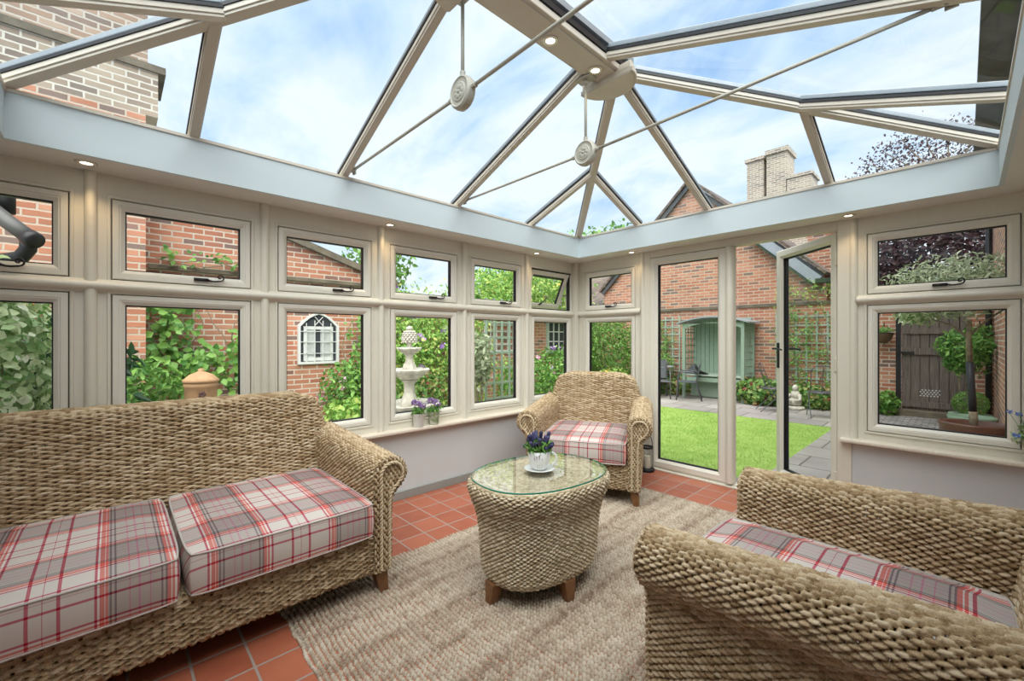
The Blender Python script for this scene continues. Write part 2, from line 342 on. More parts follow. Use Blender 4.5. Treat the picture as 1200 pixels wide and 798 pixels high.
def plaidmat():
    m = bpy.data.materials.new('plaid_fabric'); m.use_nodes = True; nt = m.node_tree; b = nt.nodes['Principled BSDF']; b.inputs['Roughness'].default_value = .85; b.inputs['Specular IOR Level'].default_value = .1
    tc = N(nt, 'ShaderNodeTexCoord'); s = N(nt, 'ShaderNodeSeparateXYZ'); nt.links.new(tc.outputs['Object'], s.inputs[0])
    P = .45
    LT = (.58,.545,.51); GR = (.36,.325,.30); BK = (.10,.075,.09); SA = (.58,.13,.10); CR = (.40,.02,.06); MG = (.42,.16,.25); WH = (.68,.65,.62)
    def ramp(off, src):
        ad = N(nt, 'ShaderNodeMath', operation='ADD'); ad.inputs[1].default_value = off; nt.links.new(src, ad.inputs[0])
        dv = N(nt, 'ShaderNodeMath', operation='DIVIDE'); dv.inputs[1].default_value = P; nt.links.new(ad.outputs[0], dv.inputs[0])
        fr = N(nt, 'ShaderNodeMath', operation='FRACT'); nt.links.new(dv.outputs[0], fr.inputs[0])
        r = N(nt, 'ShaderNodeValToRGB'); nt.links.new(fr.outputs[0], r.inputs[0]); r.color_ramp.interpolation = 'CONSTANT'; e = r.color_ramp.elements
        # from the left group, across the grey ground, right group, light ground
        seq = [(0.000, CR), (.014, WH), (.026, SA), (.052, WH), (.058, SA), (.074, GR), (.080, BK), (.092, GR), (.108, BK), (.120, GR),
               (.19, MG), (.197, GR), (.245, MG), (.257, GR), (.31, MG), (.317, GR),
               (.380, BK), (.392, GR), (.408, BK), (.420, SA), (.445, WH), (.452, SA), (.468, WH), (.484, CR), (.498, LT),
               (.655, CR), (.675, LT), (.735, CR), (.740, LT), (.805, CR), (.825, LT)]
        seq = seq[:1]+[q for q in seq[1:]]
        # colour ramps hold 32 stops
        e[0].position = 0; e[0].color = (*seq[0][1], 1); e[1].position = seq[1][0]; e[1].color = (*seq[1][1], 1)
        for p, c in seq[2:]:
            x = e.new(p); x.color = (*c, 1)
        return r
    # front face continues the top: B = y + z
    ad2 = N(nt, 'ShaderNodeMath', operation='ADD'); nt.links.new(s.outputs[1], ad2.inputs[0]); nt.links.new(s.outputs[2], ad2.inputs[1])
    ra = ramp(.31, s.outputs[0]); rb = ramp(.16, ad2.outputs[0])
    w = N(nt, 'ShaderNodeMath', operation='ADD'); nt.links.new(s.outputs[0], w.inputs[0]); nt.links.new(ad2.outputs[0], w.inputs[1])
    ws = N(nt, 'ShaderNodeMath', operation='MULTIPLY'); ws.inputs[1].default_value = 2600; nt.links.new(w.outputs[0], ws.inputs[0])
    sn = N(nt, 'ShaderNodeMath', operation='SINE'); nt.links.new(ws.outputs[0], sn.inputs[0])
    mr = N(nt, 'ShaderNodeMapRange'); mr.inputs[1].default_value = -1; mr.inputs[2].default_value = 1; mr.inputs[3].default_value = .44; mr.inputs[4].default_value = .56; nt.links.new(sn.outputs[0], mr.inputs[0])
    va = N(nt, 'ShaderNodeVectorMath', operation='MULTIPLY'); nt.links.new(ra.outputs[0], va.inputs[0]); nt.links.new(rb.outputs[0], va.inputs[1])
    vb = N(nt, 'ShaderNodeVectorMath', operation='SCALE'); vb.inputs['Scale'].default_value = 1/.56; nt.links.new(va.outputs[0], vb.inputs[0])
    mh = N(nt, 'ShaderNodeMix'); mh.data_type = 'RGBA'; mh.inputs[0].default_value = .55; nt.links.new(vb.outputs[0], mh.inputs[7])
    mix = N(nt, 'ShaderNodeMix'); mix.data_type = 'RGBA'; nt.links.new(mr.outputs[0], mix.inputs[0]); nt.links.new(ra.outputs[0], mix.inputs[6]); nt.links.new(rb.outputs[0], mix.inputs[7])
    nt.links.new(mix.outputs[2], mh.inputs[6]); nt.links.new(mh.outputs[2], b.inputs['Base Color'])
    n = N(nt, 'ShaderNodeTexNoise'); n.inputs['Scale'].default_value = 500; nt.links.new(tc.outputs['Object'], n.inputs['Vector'])
    bp = N(nt, 'ShaderNodeBump'); bp.inputs['Strength'].default_value = .25; bp.inputs['Distance'].default_value = .002; nt.links.new(n.outputs[0], bp.inputs['Height']); nt.links.new(bp.outputs[0], b.inputs['Normal'])
    return m
PLAID = plaidmat()
PIPE = mat('cushion_piping', (.48,.43,.39), .85)

# ================================================================== THE ROOM
W = 3.515; YN = -4.835           # right wall plane, near wall plane; left wall x=0, door wall y=0
ZSF = 2.172; ZT = 2.39           # soffit height, top of the fascia
def struct(name, mb, m, label=None, parent=None, **kw):
    o = mb.build(name, m, parent, **kw)
    if parent is None: tag(o, label, None, None, 'structure')
    return o
struct('floor', MB().box((-.02,YN,-.08), (W,.02,0)), TILE, 'square red quarry tiles with pale grout inside the conservatory')
# low plaster walls
struct('wall_left', MB().box((-.30,YN,-.15), (0,.30,.543)), WHITEP, 'low white plastered wall under the long run of windows')
mb = MB(); mb.box((0,0,-.15), (.90,.30,.543)); mb.box((2.515,0,-.15), (W,.30,.543))
struct('wall_back', mb, WHITEP, 'low white plastered wall on both sides of the garden doors')
struct('wall_right', MB().box((W,YN,-.15), (W+.25,.30,ZSF+.02)), WHITEP, 'white plastered wall behind the near wicker armchair')
struct('wall_near', MB().box((-.30,YN-.25,-.15), (W+.25,YN,ZSF+.02)), WHITEP, 'white plastered wall closing the room behind the sofa end')
struct('baseboard_left', MB().box((0,YN,0), (.018,0,.068)), SKIRT, 'grey green skirting board under the left windows', bevel=.003)
mb = MB(); mb.box((.018,-.018,0), (.895,0,.068)); struct('baseboard_back', mb, SKIRT, 'grey green skirting board beside the garden doors', bevel=.003)
# sills
struct('trim_1', MB().box((-.02,YN,.545), (.078,.0,.572)), SILLM, 'cream window board along the left windows', bevel=.008)
struct('trim_2', MB().box((.078,-.075,.545), (.885,.02,.572)), SILLM, 'cream window board in the far corner', bevel=.008)
struct('trim_3', MB().box((2.492,-.078,.545), (W,.02,.572)), SILLM, 'cream window board under the window right of the doors', bevel=.008)

LEFT = lambda s, z, d: (d, s, z)         # s along the wall, d into the room
BACK = lambda s, z, d: (s, -d, z)
def sweep_rect(mb, f, s0, s1, z0, z1, prof):
    """closed profile of (inset, depth) carried round a rectangle with mitred corners"""
    n = len(prof); v = []
    for cs, cz, ds, dz in ((s0,z0,1,1), (s1,z0,-1,1), (s1,z1,-1,-1), (s0,z1,1,-1)):
        for i, d in prof: v.append(f(cs+ds*i, cz+dz*i, d))
    fc = [(a*n+k, a*n+(k+1) % n, ((a+1) % 4)*n+(k+1) % n, ((a+1) % 4)*n+k) for a in range(4) for k in range(n)]
    mb.add(v, fc); return mb
def fill_frame(mb, f, o, i, d0, d1):
    """flat frame between outer rect o and inner rect i (s0,s1,z0,z1)"""
    v = []
    for d in (d0, d1):
        for r in (o, i):
            s0, s1, z0, z1 = r; v += [f(s0,z0,d), f(s1,z0,d), f(s1,z1,d), f(s0,z1,d)]
    q = []
    for k in range(4):
        j = (k+1) % 4
        q += [(k, j, 4+j, 4+k), (8+k, 12+k, 12+j, 8+j), (k, 8+k, 8+j, j), (4+k, 4+j, 12+j, 12+k)]
    mb.add(v, q); return mb
SASHP = [(0,-.055), (0,0), (.004,.004), (.026,.004), (.028,.000), (.034,.000), (.052,-.014), (.052,-.055)]
def sash(f, s0, s1, z0, z1, name, parent, latch=None, prof=SASHP, gap=True, latch_parent=None, inset=.052):
    o = sweep_rect(MB(), f, s0, s1, z0, z1, prof).build(name, SASH, parent)
    mb = MB(); sweep_rect(mb, f, s0+inset, s1-inset, z0+inset, z1-inset, [(-.004,-.040), (-.004,-.016), (.0025,-.016), (.0025,-.024), (.006,-.024), (.006,-.052), (-.004,-.052)])
    mb.build('black_seal', BLACK, o)
    g = MB(); a = f(s0+inset-.003, z0+inset-.003, -.036); b = f(s1-inset+.003, z1-inset+.003, -.030)
    g.box([min(p, q) for p, q in zip(a, b)], [max(p, q) for p, q in zip(a, b)]).build('glass_pane', GLASS, o)
    if latch is not None:
        sl, dr = latch; zc = z0+.030; mb = MB()
        P = lambda s, z, d: f(sl+dr*s, zc+z, d)
        a, b = P(-.07, -.008, .004), P(0, .010, .020); mb.box([min(p, q) for p, q in zip(a, b)], [max(p, q) for p, q in zip(a, b)])
        pts = [P(0, 0, .016)] + [P(t*.055, -.002-.004*math.sin(t*PI), .020) for t in (.3,.6,1)]
        cs, cz = .058, .020
        for k in range(15):
            a = -PI/2 + k*.52; r = .022*(1-k/17); pts.append(P(cs+r*math.cos(a), cz+r*math.sin(a), .022))
        mb.tube(pts, [.0065]+[.005]*3+[.0045-.0001*k for k in range(15)], 6).build('curled_latch', IRON, o, smooth=True)
    return o
def window(n, f, s0, s1, label, gapw, latch, opened=0, gl=None):
    """one bay: fixed lower light and top-hung upper light inside a frame"""
    w = thing('window_%d' % n, label, None, kind='structure')
    g0, g1 = gapw
    ZL0, ZL1, ZU0, ZU1 = .640, 1.533, 1.618, 2.042
    mb = MB(); e = .004
    fill_frame(mb, f, (s0, s1, .572, 1.578), (g0-e, g1+e, ZL0-e, ZL1+e), -.075, -.004)
    fill_frame(mb, f, (s0, s1, 1.578, ZSF), (g0-e, g1+e, ZU0-e, ZU1+e), -.075, -.004)
    # a shallow moulded step round each light
    for z0, z1 in ((ZL0, ZL1), (ZU0, ZU1)):
        sweep_rect(mb, f, g0-e-.018, g1+e+.018, z0-e-.018, z1+e+.018, [(0,-.004), (.004,.004), (.014,.004), (.018,-.004)])
    mb.build('frame', CREAM, w)
    rb = MB(); 
    for z0, z1 in ((ZL0, ZL1), (ZU0, ZU1)): sweep_rect(rb, f, g0-e, g1+e, z0-e, z1+e, [(0,-.055), (0,-.016), (.012,-.016), (.012,-.055)])
    rb.build('rebate_seal', BLACK, w)
    sash(f, g0, g1, ZL0, ZL1, 'lower_sash', w)
    if not opened:
        sash(f, g0, g1, ZU0, ZU1, 'upper_sash', w, latch)
    else:
        # top-hung light pushed outwards about its head
        ca, sa = math.cos(opened), math.sin(opened)
        def fo(s, z, d):
            dz, dd = z-ZU1, d+.03
            return f(s, ZU1-.012 + dz*ca + dd*sa*1.0, -.03 + dd*ca + dz*sa)
        o = sweep_rect(MB(), fo, g0+.012, g1-.012, ZU0+.004, ZU1, SASHP).build('upper_sash', SASH, w)
        sweep_rect(MB(), fo, g0+.012+.052, g1-.064, ZU0+.056, ZU1-.052, [(-.004,-.040), (-.004,-.016), (.0025,-.016), (.006,-.052), (-.004,-.052)]).build('black_seal', BLACK, o)
        v = [fo(s, z, d) for d in (-.036,-.030) for s, z in ((g0+.061,ZU0+.053), (g1-.061,ZU0+.053), (g1-.061,ZU1-.049), (g0+.061,ZU1-.049))]
        MB().add(v, [(0,1,2,3), (7,6,5,4), (0,4,5,1), (1,5,6,2), (2,6,7,3), (3,7,4,0)]).build('glass_pane', GLASS, o)
        mid = (g0+g1)/2-.05; pts = [fo(mid, ZU0+.02, .01), fo(mid+.02, ZU0+.03, .03), fo(mid+.05, ZU0+.06, .035), fo(mid+.075, ZU0+.09, .03), fo(mid+.07, ZU0+.11, .03)]
        MB().tube(pts, [.010,.008,.005,.005,.004], 6).build('curled_latch', IRON, o, smooth=True)
        for s in (g0+.004, g1-.004):
            MB().tube([f(s, ZU1-.02, -.02), f(s, ZU1-.24, -.025), fo(s, ZU0+.17, -.03)], .006, 6).build('friction_stay', IRON, w)
        MB().box(*[[fn(p, q) for p, q in zip(f(g0, ZU1-.012, -.028), f(g1, ZU1, .0))] for fn in (min, max)]).build('head_seal', BLACK, w)
    return w
SP = .805
names = ['nearest the far corner, its upper light pushed open', 'second from the far corner, looking onto a sage post', 'with the tiered stone fountain behind it',
         'looking onto the arched leaded window', 'behind the sofa with vine leaves outside', 'at the left edge with a black pipe outside']
for k in range(6):
    s1, s0 = -SP*k, -SP*(k+1); ga = .082 if k < 5 else .082
    g = (s0+.082, s1-.082); cen = (g[0]+g[1])/2
    window(k+1, LEFT, s0, s1, 'cream two-light window '+names[k], g, (cen+.10, 1), opened=math.radians(24) if k == 0 else 0)
window(7, BACK, .0, .875, 'cream two-light window between the far corner and the garden doors', (.145, .783), (.50, 1))
window(8, BACK, 2.56, W, 'wide cream two-light window right of the garden doors', (2.646, 3.349), (3.045, 1))
# rounded mullion posts and transom rails
def bead(mb, f, s, z0, z1, w=.026, d=.030):
    v = []; n = 9
    for z in (z0, z1):
        for k in range(n):
            a = PI*k/(n-1); v.append(f(s-w*math.cos(a), z, -.004+d*math.sin(a)))
    mb.add(v, [(k, k+1, n+k+1, n+k) for k in range(n-1)])
    mb.add(v[:n]+[v[0]]*0, np.zeros((0, 4), int)); return mb
def rail(mb, f, s0, s1, z, h=.024, d=.036):
    v = []; prof = [(-h-.010,-.004), (-h-.008,.006), (-h,.010)] + [(h*math.sin(a), .010+(d-.010)*math.cos(a)) for a in np.linspace(-1.5, 1.5, 9)] + [(h,.010), (h+.008,.006), (h+.010,-.004)]
    for s in (s0, s1):
        for dz, d_ in prof: v.append(f(s, z+dz, d_))
    n = len(prof); mb.add(v, [(k, k+1, n+k+1, n+k) for k in range(n-1)]); return mb
tn = 4
for k in range(1, 7):
    struct('trim_%d' % tn, bead(MB(), LEFT, -SP*k, .572, ZSF), CREAM, 'rounded cream mullion between left windows, number %s from the far corner' % ['one','two','three','four','five','six'][k-1], smooth=True); tn += 1
struct('trim_%d' % tn, bead(bead(MB(), BACK, .878, .0, ZSF), BACK, .862, .572, ZSF, .018, .02), CREAM, 'rounded cream mullion left of the garden doors', smooth=True); tn += 1
struct('trim_%d' % tn, bead(MB(), BACK, 2.565, .572, ZSF), CREAM, 'rounded cream mullion right of the garden doors', smooth=True); tn += 1
struct('trim_%d' % tn, rail(MB(), LEFT, YN, 0, 1.577), CREAM, 'rounded cream transom rail along the left windows', smooth=True); tn += 1
struct('trim_%d' % tn, rail(MB(), BACK, 0, .860, 1.577), CREAM, 'rounded cream transom rail in the far corner', smooth=True); tn += 1
struct('trim_%d' % tn, rail(MB(), BACK, 2.585, W, 1.577), CREAM, 'rounded cream transom rail over the right window', smooth=True); tn += 1
struct('trim_%d' % tn, MB().box((0,-.060,.572), (.060,0,ZSF)), CREAM, 'cream corner post where the two window walls meet', bevel=.006); tn += 1
struct('trim_%d' % tn, MB().box((3.44,-.05,.572), (W,0,ZSF)), CREAM, 'cream corner post at the right end of the door wall', bevel=.006); tn += 1

# ---- garden doors
d1 = thing('door_1', 'fixed cream glazed door leaf on the left of the garden opening', None, kind='structure')
mb = MB()
mb.box((.895,-.012,0), (.962,.075,ZSF)); mb.box((2.472,-.012,0), (2.556,.075,ZSF)); mb.box((.962,-.012,2.105), (2.472,.075,ZSF))
mb.box((.962,-.004,0.), (2.472,.085,.030)); mb.box((.962,-.040,0.), (2.472,-.004,.016))
o = mb.build('door_frame', CREAM, d1, bevel=.004)
DP = [(0,-.058), (0,.010), (.006,.014), (.050,.014), (.053,.006), (.072,-.008), (.072,-.058)]
o = sweep_rect(MB(), BACK, .962, 1.682, .032, 2.100, DP).build('door_leaf', SASH, d1)
sweep_rect(MB(), BACK, 1.034, 1.610, .104, 2.028, [(-.004,-.040), (-.004,-.010), (.003,-.010), (.003,-.024), (.007,-.024), (.007,-.052), (-.004,-.052)]).build('black_seal', BLACK, o)
MB().box((1.031,.030,.101), (1.613,.036,2.031)).build('glass_pane', GLASS, o)
mb = MB(); bead(mb, BACK, 1.712, .035, 2.100, .032, .045); mb.box((1.680,.004,.035), (1.744,.058,2.100)); mb.build('meeting_post', CREAM, d1)
d2 = thing('door_2', 'cream glazed door leaf standing open onto the lawn', None, loc=(2.462, .020, 0), kind='structure')
ang = math.radians(-43.5)
d2.rotation_euler = (0, 0, ang)
BACKH = lambda s, z, d: (s, -d, z)
LW = .728
o = sweep_rect(MB(), BACKH, -LW, 0, .040, 2.095, [(0,-.066), (0,.000), (.006,.004), (.052,.004), (.055,-.002), (.074,-.016), (.074,-.066)]).build('door_leaf', SASH, d2)
sweep_rect(MB(), BACKH, -LW+.074, -.074, .114, 2.021, [(-.004,-.046), (-.004,-.018), (.003,-.018), (.003,-.030), (.008,-.030), (.008,-.060), (-.004,-.060)]).build('black_seal', BLACK, o)
MB().box((-LW+.071,.038,.111), (-.071,.044,2.024)).build('glass_pane', GLASS, o)
for z in (.25, 1.1, 1.9):
    MB().box((-.012,-.012,z-.05), (.012,.006,z+.05)).build('hinge', CREAM, d2, bevel=.003)
mb = MB(); mb.box((-LW-.006,.006,.10), (-LW,.060,2.04)); mb.build('edge_seal', BLACK, d2)
for sgn, dn in ((1, -.004), (-1, .066)):
    mb = MB(); x = -LW+.036
    yo = dn-.010 if sgn > 0 else dn+.010
    mb.box((x-.015, min(dn, yo), 1.03), (x+.015, max(dn, yo), 1.26))
    yy = dn-.045*sgn
    mb.tube([(x, dn, 1.205), (x, yy, 1.205)], .009, 8)
    mb.tube([(x-.012, yy, 1.205), (x+.03, yy, 1.207), (x+.08, yy, 1.204), (x+.12, yy-.004*sgn, 1.198)], [.011,.010,.009,.008], 8)
    mb.build('door_handle', IRON, d2, bevel=.003)

# ---- ceiling: soffit ring, fascia, glazed hipped roof
ceil = thing('ceiling', 'white soffit and hipped glass roof with cream rafters', None, kind='structure')
FX0, FX1, FY0, FY1 = .261, 3.254, -4.285, -.261      # inner face of the fascia
mb = MB()
fl = lambda x, y, d: (x, y, d)
def ring(mb, o, i, z0, z1):
    v = []
    for z in (z0, z1):
        for (x0, x1, y0, y1) in (o, i): v += [(x0,y0,z), (x1,y0,z), (x1,y1,z), (x0,y1,z)]
    q = []
    for k in range(4):
        j = (k+1) % 4; q += [(k, j, 4+j, 4+k), (8+k, 12+k, 12+j, 8+j), (k, 8+k, 8+j, j), (4+k, 4+j, 12+j, 12+k)]
    mb.add(v, q); return mb
ring(MB(), (-.12, W+.12, YN-.1, .12), (FX0-.019, FX1+.019, FY0-.019, FY1+.019), ZSF, ZSF+.012).build('soffit', SOFFIT, ceil)
ring(MB(), (FX0-.02, FX1+.02, FY0-.02, FY1+.02), (FX0, FX1, FY0, FY1), ZSF-.0005, ZT-.012).build('fascia', FASCIA, ceil)
ring(MB(), (FX0-.10, FX1+.10, FY0-.10, FY1+.10), (FX0-.012, FX1+.012, FY0-.012, FY1+.012), ZT-.012, ZT+.010).build('eaves_beam', ROOFCREAM, ceil, bevel=.003)
ring(MB(), (FX0-.014, FX1+.014, FY0-.014, FY1+.014), (FX0+.006, FX1-.006, FY0+.006, FY1-.006), ZT-.013, ZT+.003).build('fascia_trim', ROOFCREAM, ceil)
ring(MB(), (-.14, W+.14, YN-.12, .14), (FX0-.095, FX1+.095, FY0-.095, FY1+.095), ZSF+.012, ZT-.06).build('roof_edge', CAPG, ceil)
RX, RY0, RY1, RZ = 1.625, -2.90, -1.64, 2.935        # ridge line (underside of the rafters there)
SL = (RZ-ZT)/(RX-FX0); SR = (RZ-ZT)/(FX1-RX)
EO = .06                                            # rafters run past the fascia to here
def zl(x): return ZT+(x-FX0)*SL
A0 = (FX0-EO, FY1+EO, ZT-EO*SL); A1 = (FX1+EO, FY1+EO, ZT-EO*SR); B0 = (FX0-EO, FY0-EO, ZT-EO*SL); B1 = (FX1+EO, FY0-EO, ZT-EO*SR)
R1 = (RX, RY1, RZ); R0 = (RX, RY0, RZ)
zeL, zeR, zeE = ZT-EO*SL, ZT-EO*SR, ZT-.02
lerp = lambda a, b, t: tuple(a[i]+(b[i]-a[i])*t for i in range(3))
rafters = []
def rafter(p0, p1, w=.052, name='rafter'):
    mb = MB(); mb.beam(p0, p1, w, .022, drop=.012); mb.beam(p0, p1, w*.80, .014, drop=.0)
    o = mb.build(name, ROOFCREAM, ceil, bevel=.002)
    MB().beam(p0, p1, w+.010, .014, drop=.034).build('black_seal', BLACK, o)
    MB().beam(p0, p1, w-.004, .026, drop=.055).build('outer_cap', CAPG, o, bevel=.004)
    return o
hips = [(A0, R1), (A1, R1), (B0, R0), (B1, R0)]
for a, b in hips: rafter(a, b, .062, 'hip_rafter')
for y in (-1.86, -2.80):
    rafter((FX0-EO, y, zeL), (RX-.05, y, RZ-.05*SL)); rafter((FX1+EO, y, zeR), (RX+.05, y, RZ-.05*SR))
def hit(h, axis, val):
    a, b = hips[h]; t = (val-a[axis])/(b[axis]-a[axis]); return lerp(a, b, t)
YJ1, YJ0, XJ0, XJ1 = -.98, -3.62, .95, 2.46
rafter((FX0-EO, YJ1, zeL), hit(0, 1, YJ1)); rafter((FX1+EO, YJ1+.03, zeR), hit(1, 1, YJ1+.03))
rafter((FX0-EO, YJ0, zeL), hit(2, 1, YJ0)); rafter((FX1+EO, YJ0, zeR), hit(3, 1, YJ0))
SE = (RZ-ZT)/(FY1-RY1); 
rafter((XJ0, FY1+EO, A0[2]), hit(0, 0, XJ0)); rafter((XJ1, FY1+EO, A1[2]), hit(1, 0, XJ1)); rafter((RX-.01, FY1+EO, zeL), (RX, RY1-.02, RZ))
rafter((XJ0, FY0-EO, B0[2]), hit(2, 0, XJ0)); rafter((XJ1, FY0-EO, B1[2]), hit(3, 0, XJ1)); rafter((RX, FY0-EO, zeL), (RX, RY0+.02, RZ))
mb = MB(); mb.box((RX-.092, RY0-.12, RZ-.040), (RX+.092, RY1-.10, RZ-.005)); mb.box((RX-.070, RY0-.12, RZ-.048), (RX+.070, RY1-.10, RZ-.040)); rb = mb.build('ridge_beam', ROOFCREAM, ceil, bevel=.004)
MB().box((RX-.10, RY0-.1, RZ-.002), (RX+.10, RY1+.02, RZ+.030)).build('black_seal', BLACK, rb)
mb = MB(); mb.box((RX-.11, RY0-.1, RZ+.042), (RX+.11, RY1+.02, RZ+.075)); mb.tube([(RX, RY0-.1, RZ+.085), (RX, RY1+.02, RZ+.085)], .035, 8); mb.build('ridge_capping', CAPG, rb)
for yc, sg in ((RY1-.12, 1), (RY0+.12, -1)):
    mb = MB(); poly = [(RX+.185*math.cos(a), yc+sg*.185*math.sin(a)) for a in np.linspace(0, PI, 25)]
    mb.prism(poly, 2, RZ-.088, RZ-.060); p2 = [(RX+(p[0]-RX)*.93, yc+(p[1]-yc)*.93) for p in poly]; mb.prism(p2, 2, RZ-.094, RZ-.088)
    mb.prism(p2, 2, RZ-.060, RZ-.020)
    mb.tube([(RX, yc+sg*.08, RZ-.096), (RX, yc+sg*.08, RZ-.088)], .007, 8)
    mb.build('end_boss', ROOFCREAM, ceil, bevel=.003)
# panes: polygons on the slopes, split at the rafters
def pane(poly, name='roof_pane'):
    p = [Vector(q) for q in poly]; n = (p[1]-p[0]).cross(p[2]-p[0]).normalized()
    if n.z < 0: n = -n
    m = len(p); v = [(q+n*.049)[:] for q in p]+[(q+n*.056)[:] for q in p]
    mb = MB(); mb.add(v, [(i, (i+1) % m, m+(i+1) % m, m+i) for i in range(m)]); mb.ng = [list(range(m))[::-1], [m+i for i in range(m)]]
    return mb.build(name, RGLASS, ceil)
def side(xe, ze, hN, hF, yJN, yJF):
    pane([(xe, hips[hN][0][1], ze), (xe, yJN, ze), hit(hN, 1, yJN)])
    pane([(xe, yJN, ze), (xe, -1.86, ze), (RX, -1.86, RZ), R1, hit(hN, 1, yJN)])
    pane([(xe, -1.86, ze), (xe, -2.80, ze), (RX, -2.80, RZ), (RX, -1.86, RZ)])
    pane([(xe, -2.80, ze), (xe, yJF, ze), hit(hF, 1, yJF), R0, (RX, -2.80, RZ)])
    pane([(xe, yJF, ze), (xe, hips[hF][0][1], ze), hit(hF, 1, yJF)])
side(FX0-EO, zeL, 0, 2, YJ1, YJ0); side(FX1+EO, zeR, 1, 3, YJ1+.03, YJ0)
def endp(ye, h0, h1, R):
    za, zb = hips[h0][0][2], hips[h1][0][2]
    pane([hips[h0][0], (XJ0, ye, za), hit(h0, 0, XJ0)]); pane([(XJ0, ye, za), (RX, ye, za), R, hit(h0, 0, XJ0)])
    pane([(RX, ye, za), (XJ1, ye, zb), hit(h1, 0, XJ1), R]); pane([(XJ1, ye, zb), hips[h1][0], hit(h1, 0, XJ1)])
endp(FY1+EO, 0, 1, R1); endp(FY0-EO, 2, 3, R0)
# ---- tie rods
def tie(y, label):
    t = thing('tie_rod', label, 'tie rod', (1.535, y, 2.43))
    L = (FX0+.03-1.535, 0, -.002); Rr = (3.09-1.535, 0, .035)
    mb = MB(); mb.tube([L, (-.05,0,0)], .0085, 8); mb.tube([Rr, (.05,0,0)], .0085, 8); mb.build('cross_rod', ROD, t, smooth=True)
    MB().tube([(0,0,.05), (0,0,RZ-.05-2.43)], .0085, 8).build('drop_rod', ROD, t, smooth=True)
    prof = [(0,-.024), (.040,-.024), (.046,-.019), (.058,-.019), (.066,-.024), (.074,-.016), (.076,0), (.074,.016), (.066,.024), (.058,.019), (.046,.019), (.040,.024), (0,.024)]
    mb = MB(); mb.lathe(prof, 32); 
    M = Matrix.Rotation(PI/2, 4, 'X')
    mb.v = [np.array([(M @ Vector(p))[:] for p in a]) for a in mb.v]
    for sg in (-1, 1):
        for k in range(7):
            a = 2*PI*k/7; r = .022
            mb.ball((r*math.cos(a), sg*.023, r*math.sin(a)), (.012,.006,.012), 8, 5)
        mb.ball((0, sg*.024, 0), (.010,.008,.010), 8, 5)
    mb.build('rosette', ROD, t, smooth=False)
    for p, s in ((L, -1), (Rr, 1)):
        mb = MB(); mb.tube([(p[0]-s*.05, 0, p[2]), (p[0], 0, p[2])], .013, 8)
        mb.box((p[0]-.018, -.022, p[2]-.018), (p[0]+.018, -.012, p[2]+.03)); mb.box((p[0]-.018, .012, p[2]-.018), (p[0]+.018, .022, p[2]+.03)); mb.box((p[0]-.03+s*.02, -.030, p[2]+.018), (p[0]+.03+s*.02, .030, p[2]+.032)); mb.build('bracket', ROD, t)
    for a, b in (((-.098,0,0), (-.066,0,0)), ((.098,0,0), (.066,0,0)), ((0,0,.068), (0,0,.10))): MB().tube([a, b], .013, 8).build('ferrule', ROD, t)
    mb = MB(); mb.box((-.055,-.035,RZ-.058-2.43), (.055,.035,RZ-.049-2.43)); mb.ball((0,0,RZ-.075-2.43), .018, 10, 6); mb.build('ceiling_bracket', ROD, t)
tie(-1.835, 'cream tie rod with round rosette hanging near the ridge end, farther from camera')
tie(-2.765, 'cream tie rod with round rosette crossing the roof nearer the camera')
# ---- downlights
def downlight(x, y, z, label, group, e=1.2):
    t = thing('downlight', label, 'ceiling light', (x, y, z), group=group)
    MB().lathe([(.024,-.001), (.026,-.006), (.040,-.005), (.043,0), (.024,0)], 28).build('bezel', BRASS, t, smooth=True)
    MB().lathe([(0,-.004), (.012,-.004), (.0255,-.0015)], 20).build('lamp', LAMP, t, smooth=True)
    ld = bpy.data.lights.new('downlight_beam', 'SPOT'); ld.energy = e; ld.color = (1, .72, .40); ld.spot_size = math.radians(110); ld.spot_blend = .9; ld.shadow_soft_size = .02
    l = bpy.data.objects.new('downlight_beam', ld); link(l, t); l.location = (0, 0, -.012)
G = 'recessed downlights in the soffit'
downlight(.136, -4.037, ZSF, 'lit downlight in the soffit above the sofa, leftmost', G, 2.5)
downlight(.105, -2.391, ZSF, 'lit downlight in the left soffit above the fountain window', G, 2.0)
downlight(.119, -.774, ZSF, 'lit downlight in the left soffit beside the open top light', G, 1.6)
downlight(.81, -.110, ZSF, 'lit downlight in the soffit just left of the garden doors', G, 1.6)
downlight(2.557, -.140, ZSF, 'lit downlight in the soffit just right of the garden doors', G, 2.0)
downlight(1.61, -2.243, RZ-.049, 'lit downlight in the ridge beam, higher in view beside the crossing rod', 'downlights in the ridge beam', .6)
downlight(1.625, -1.80-.06, RZ-.049, 'lit downlight in the ridge beam next to the half-round boss', 'downlights in the ridge beam', .6)

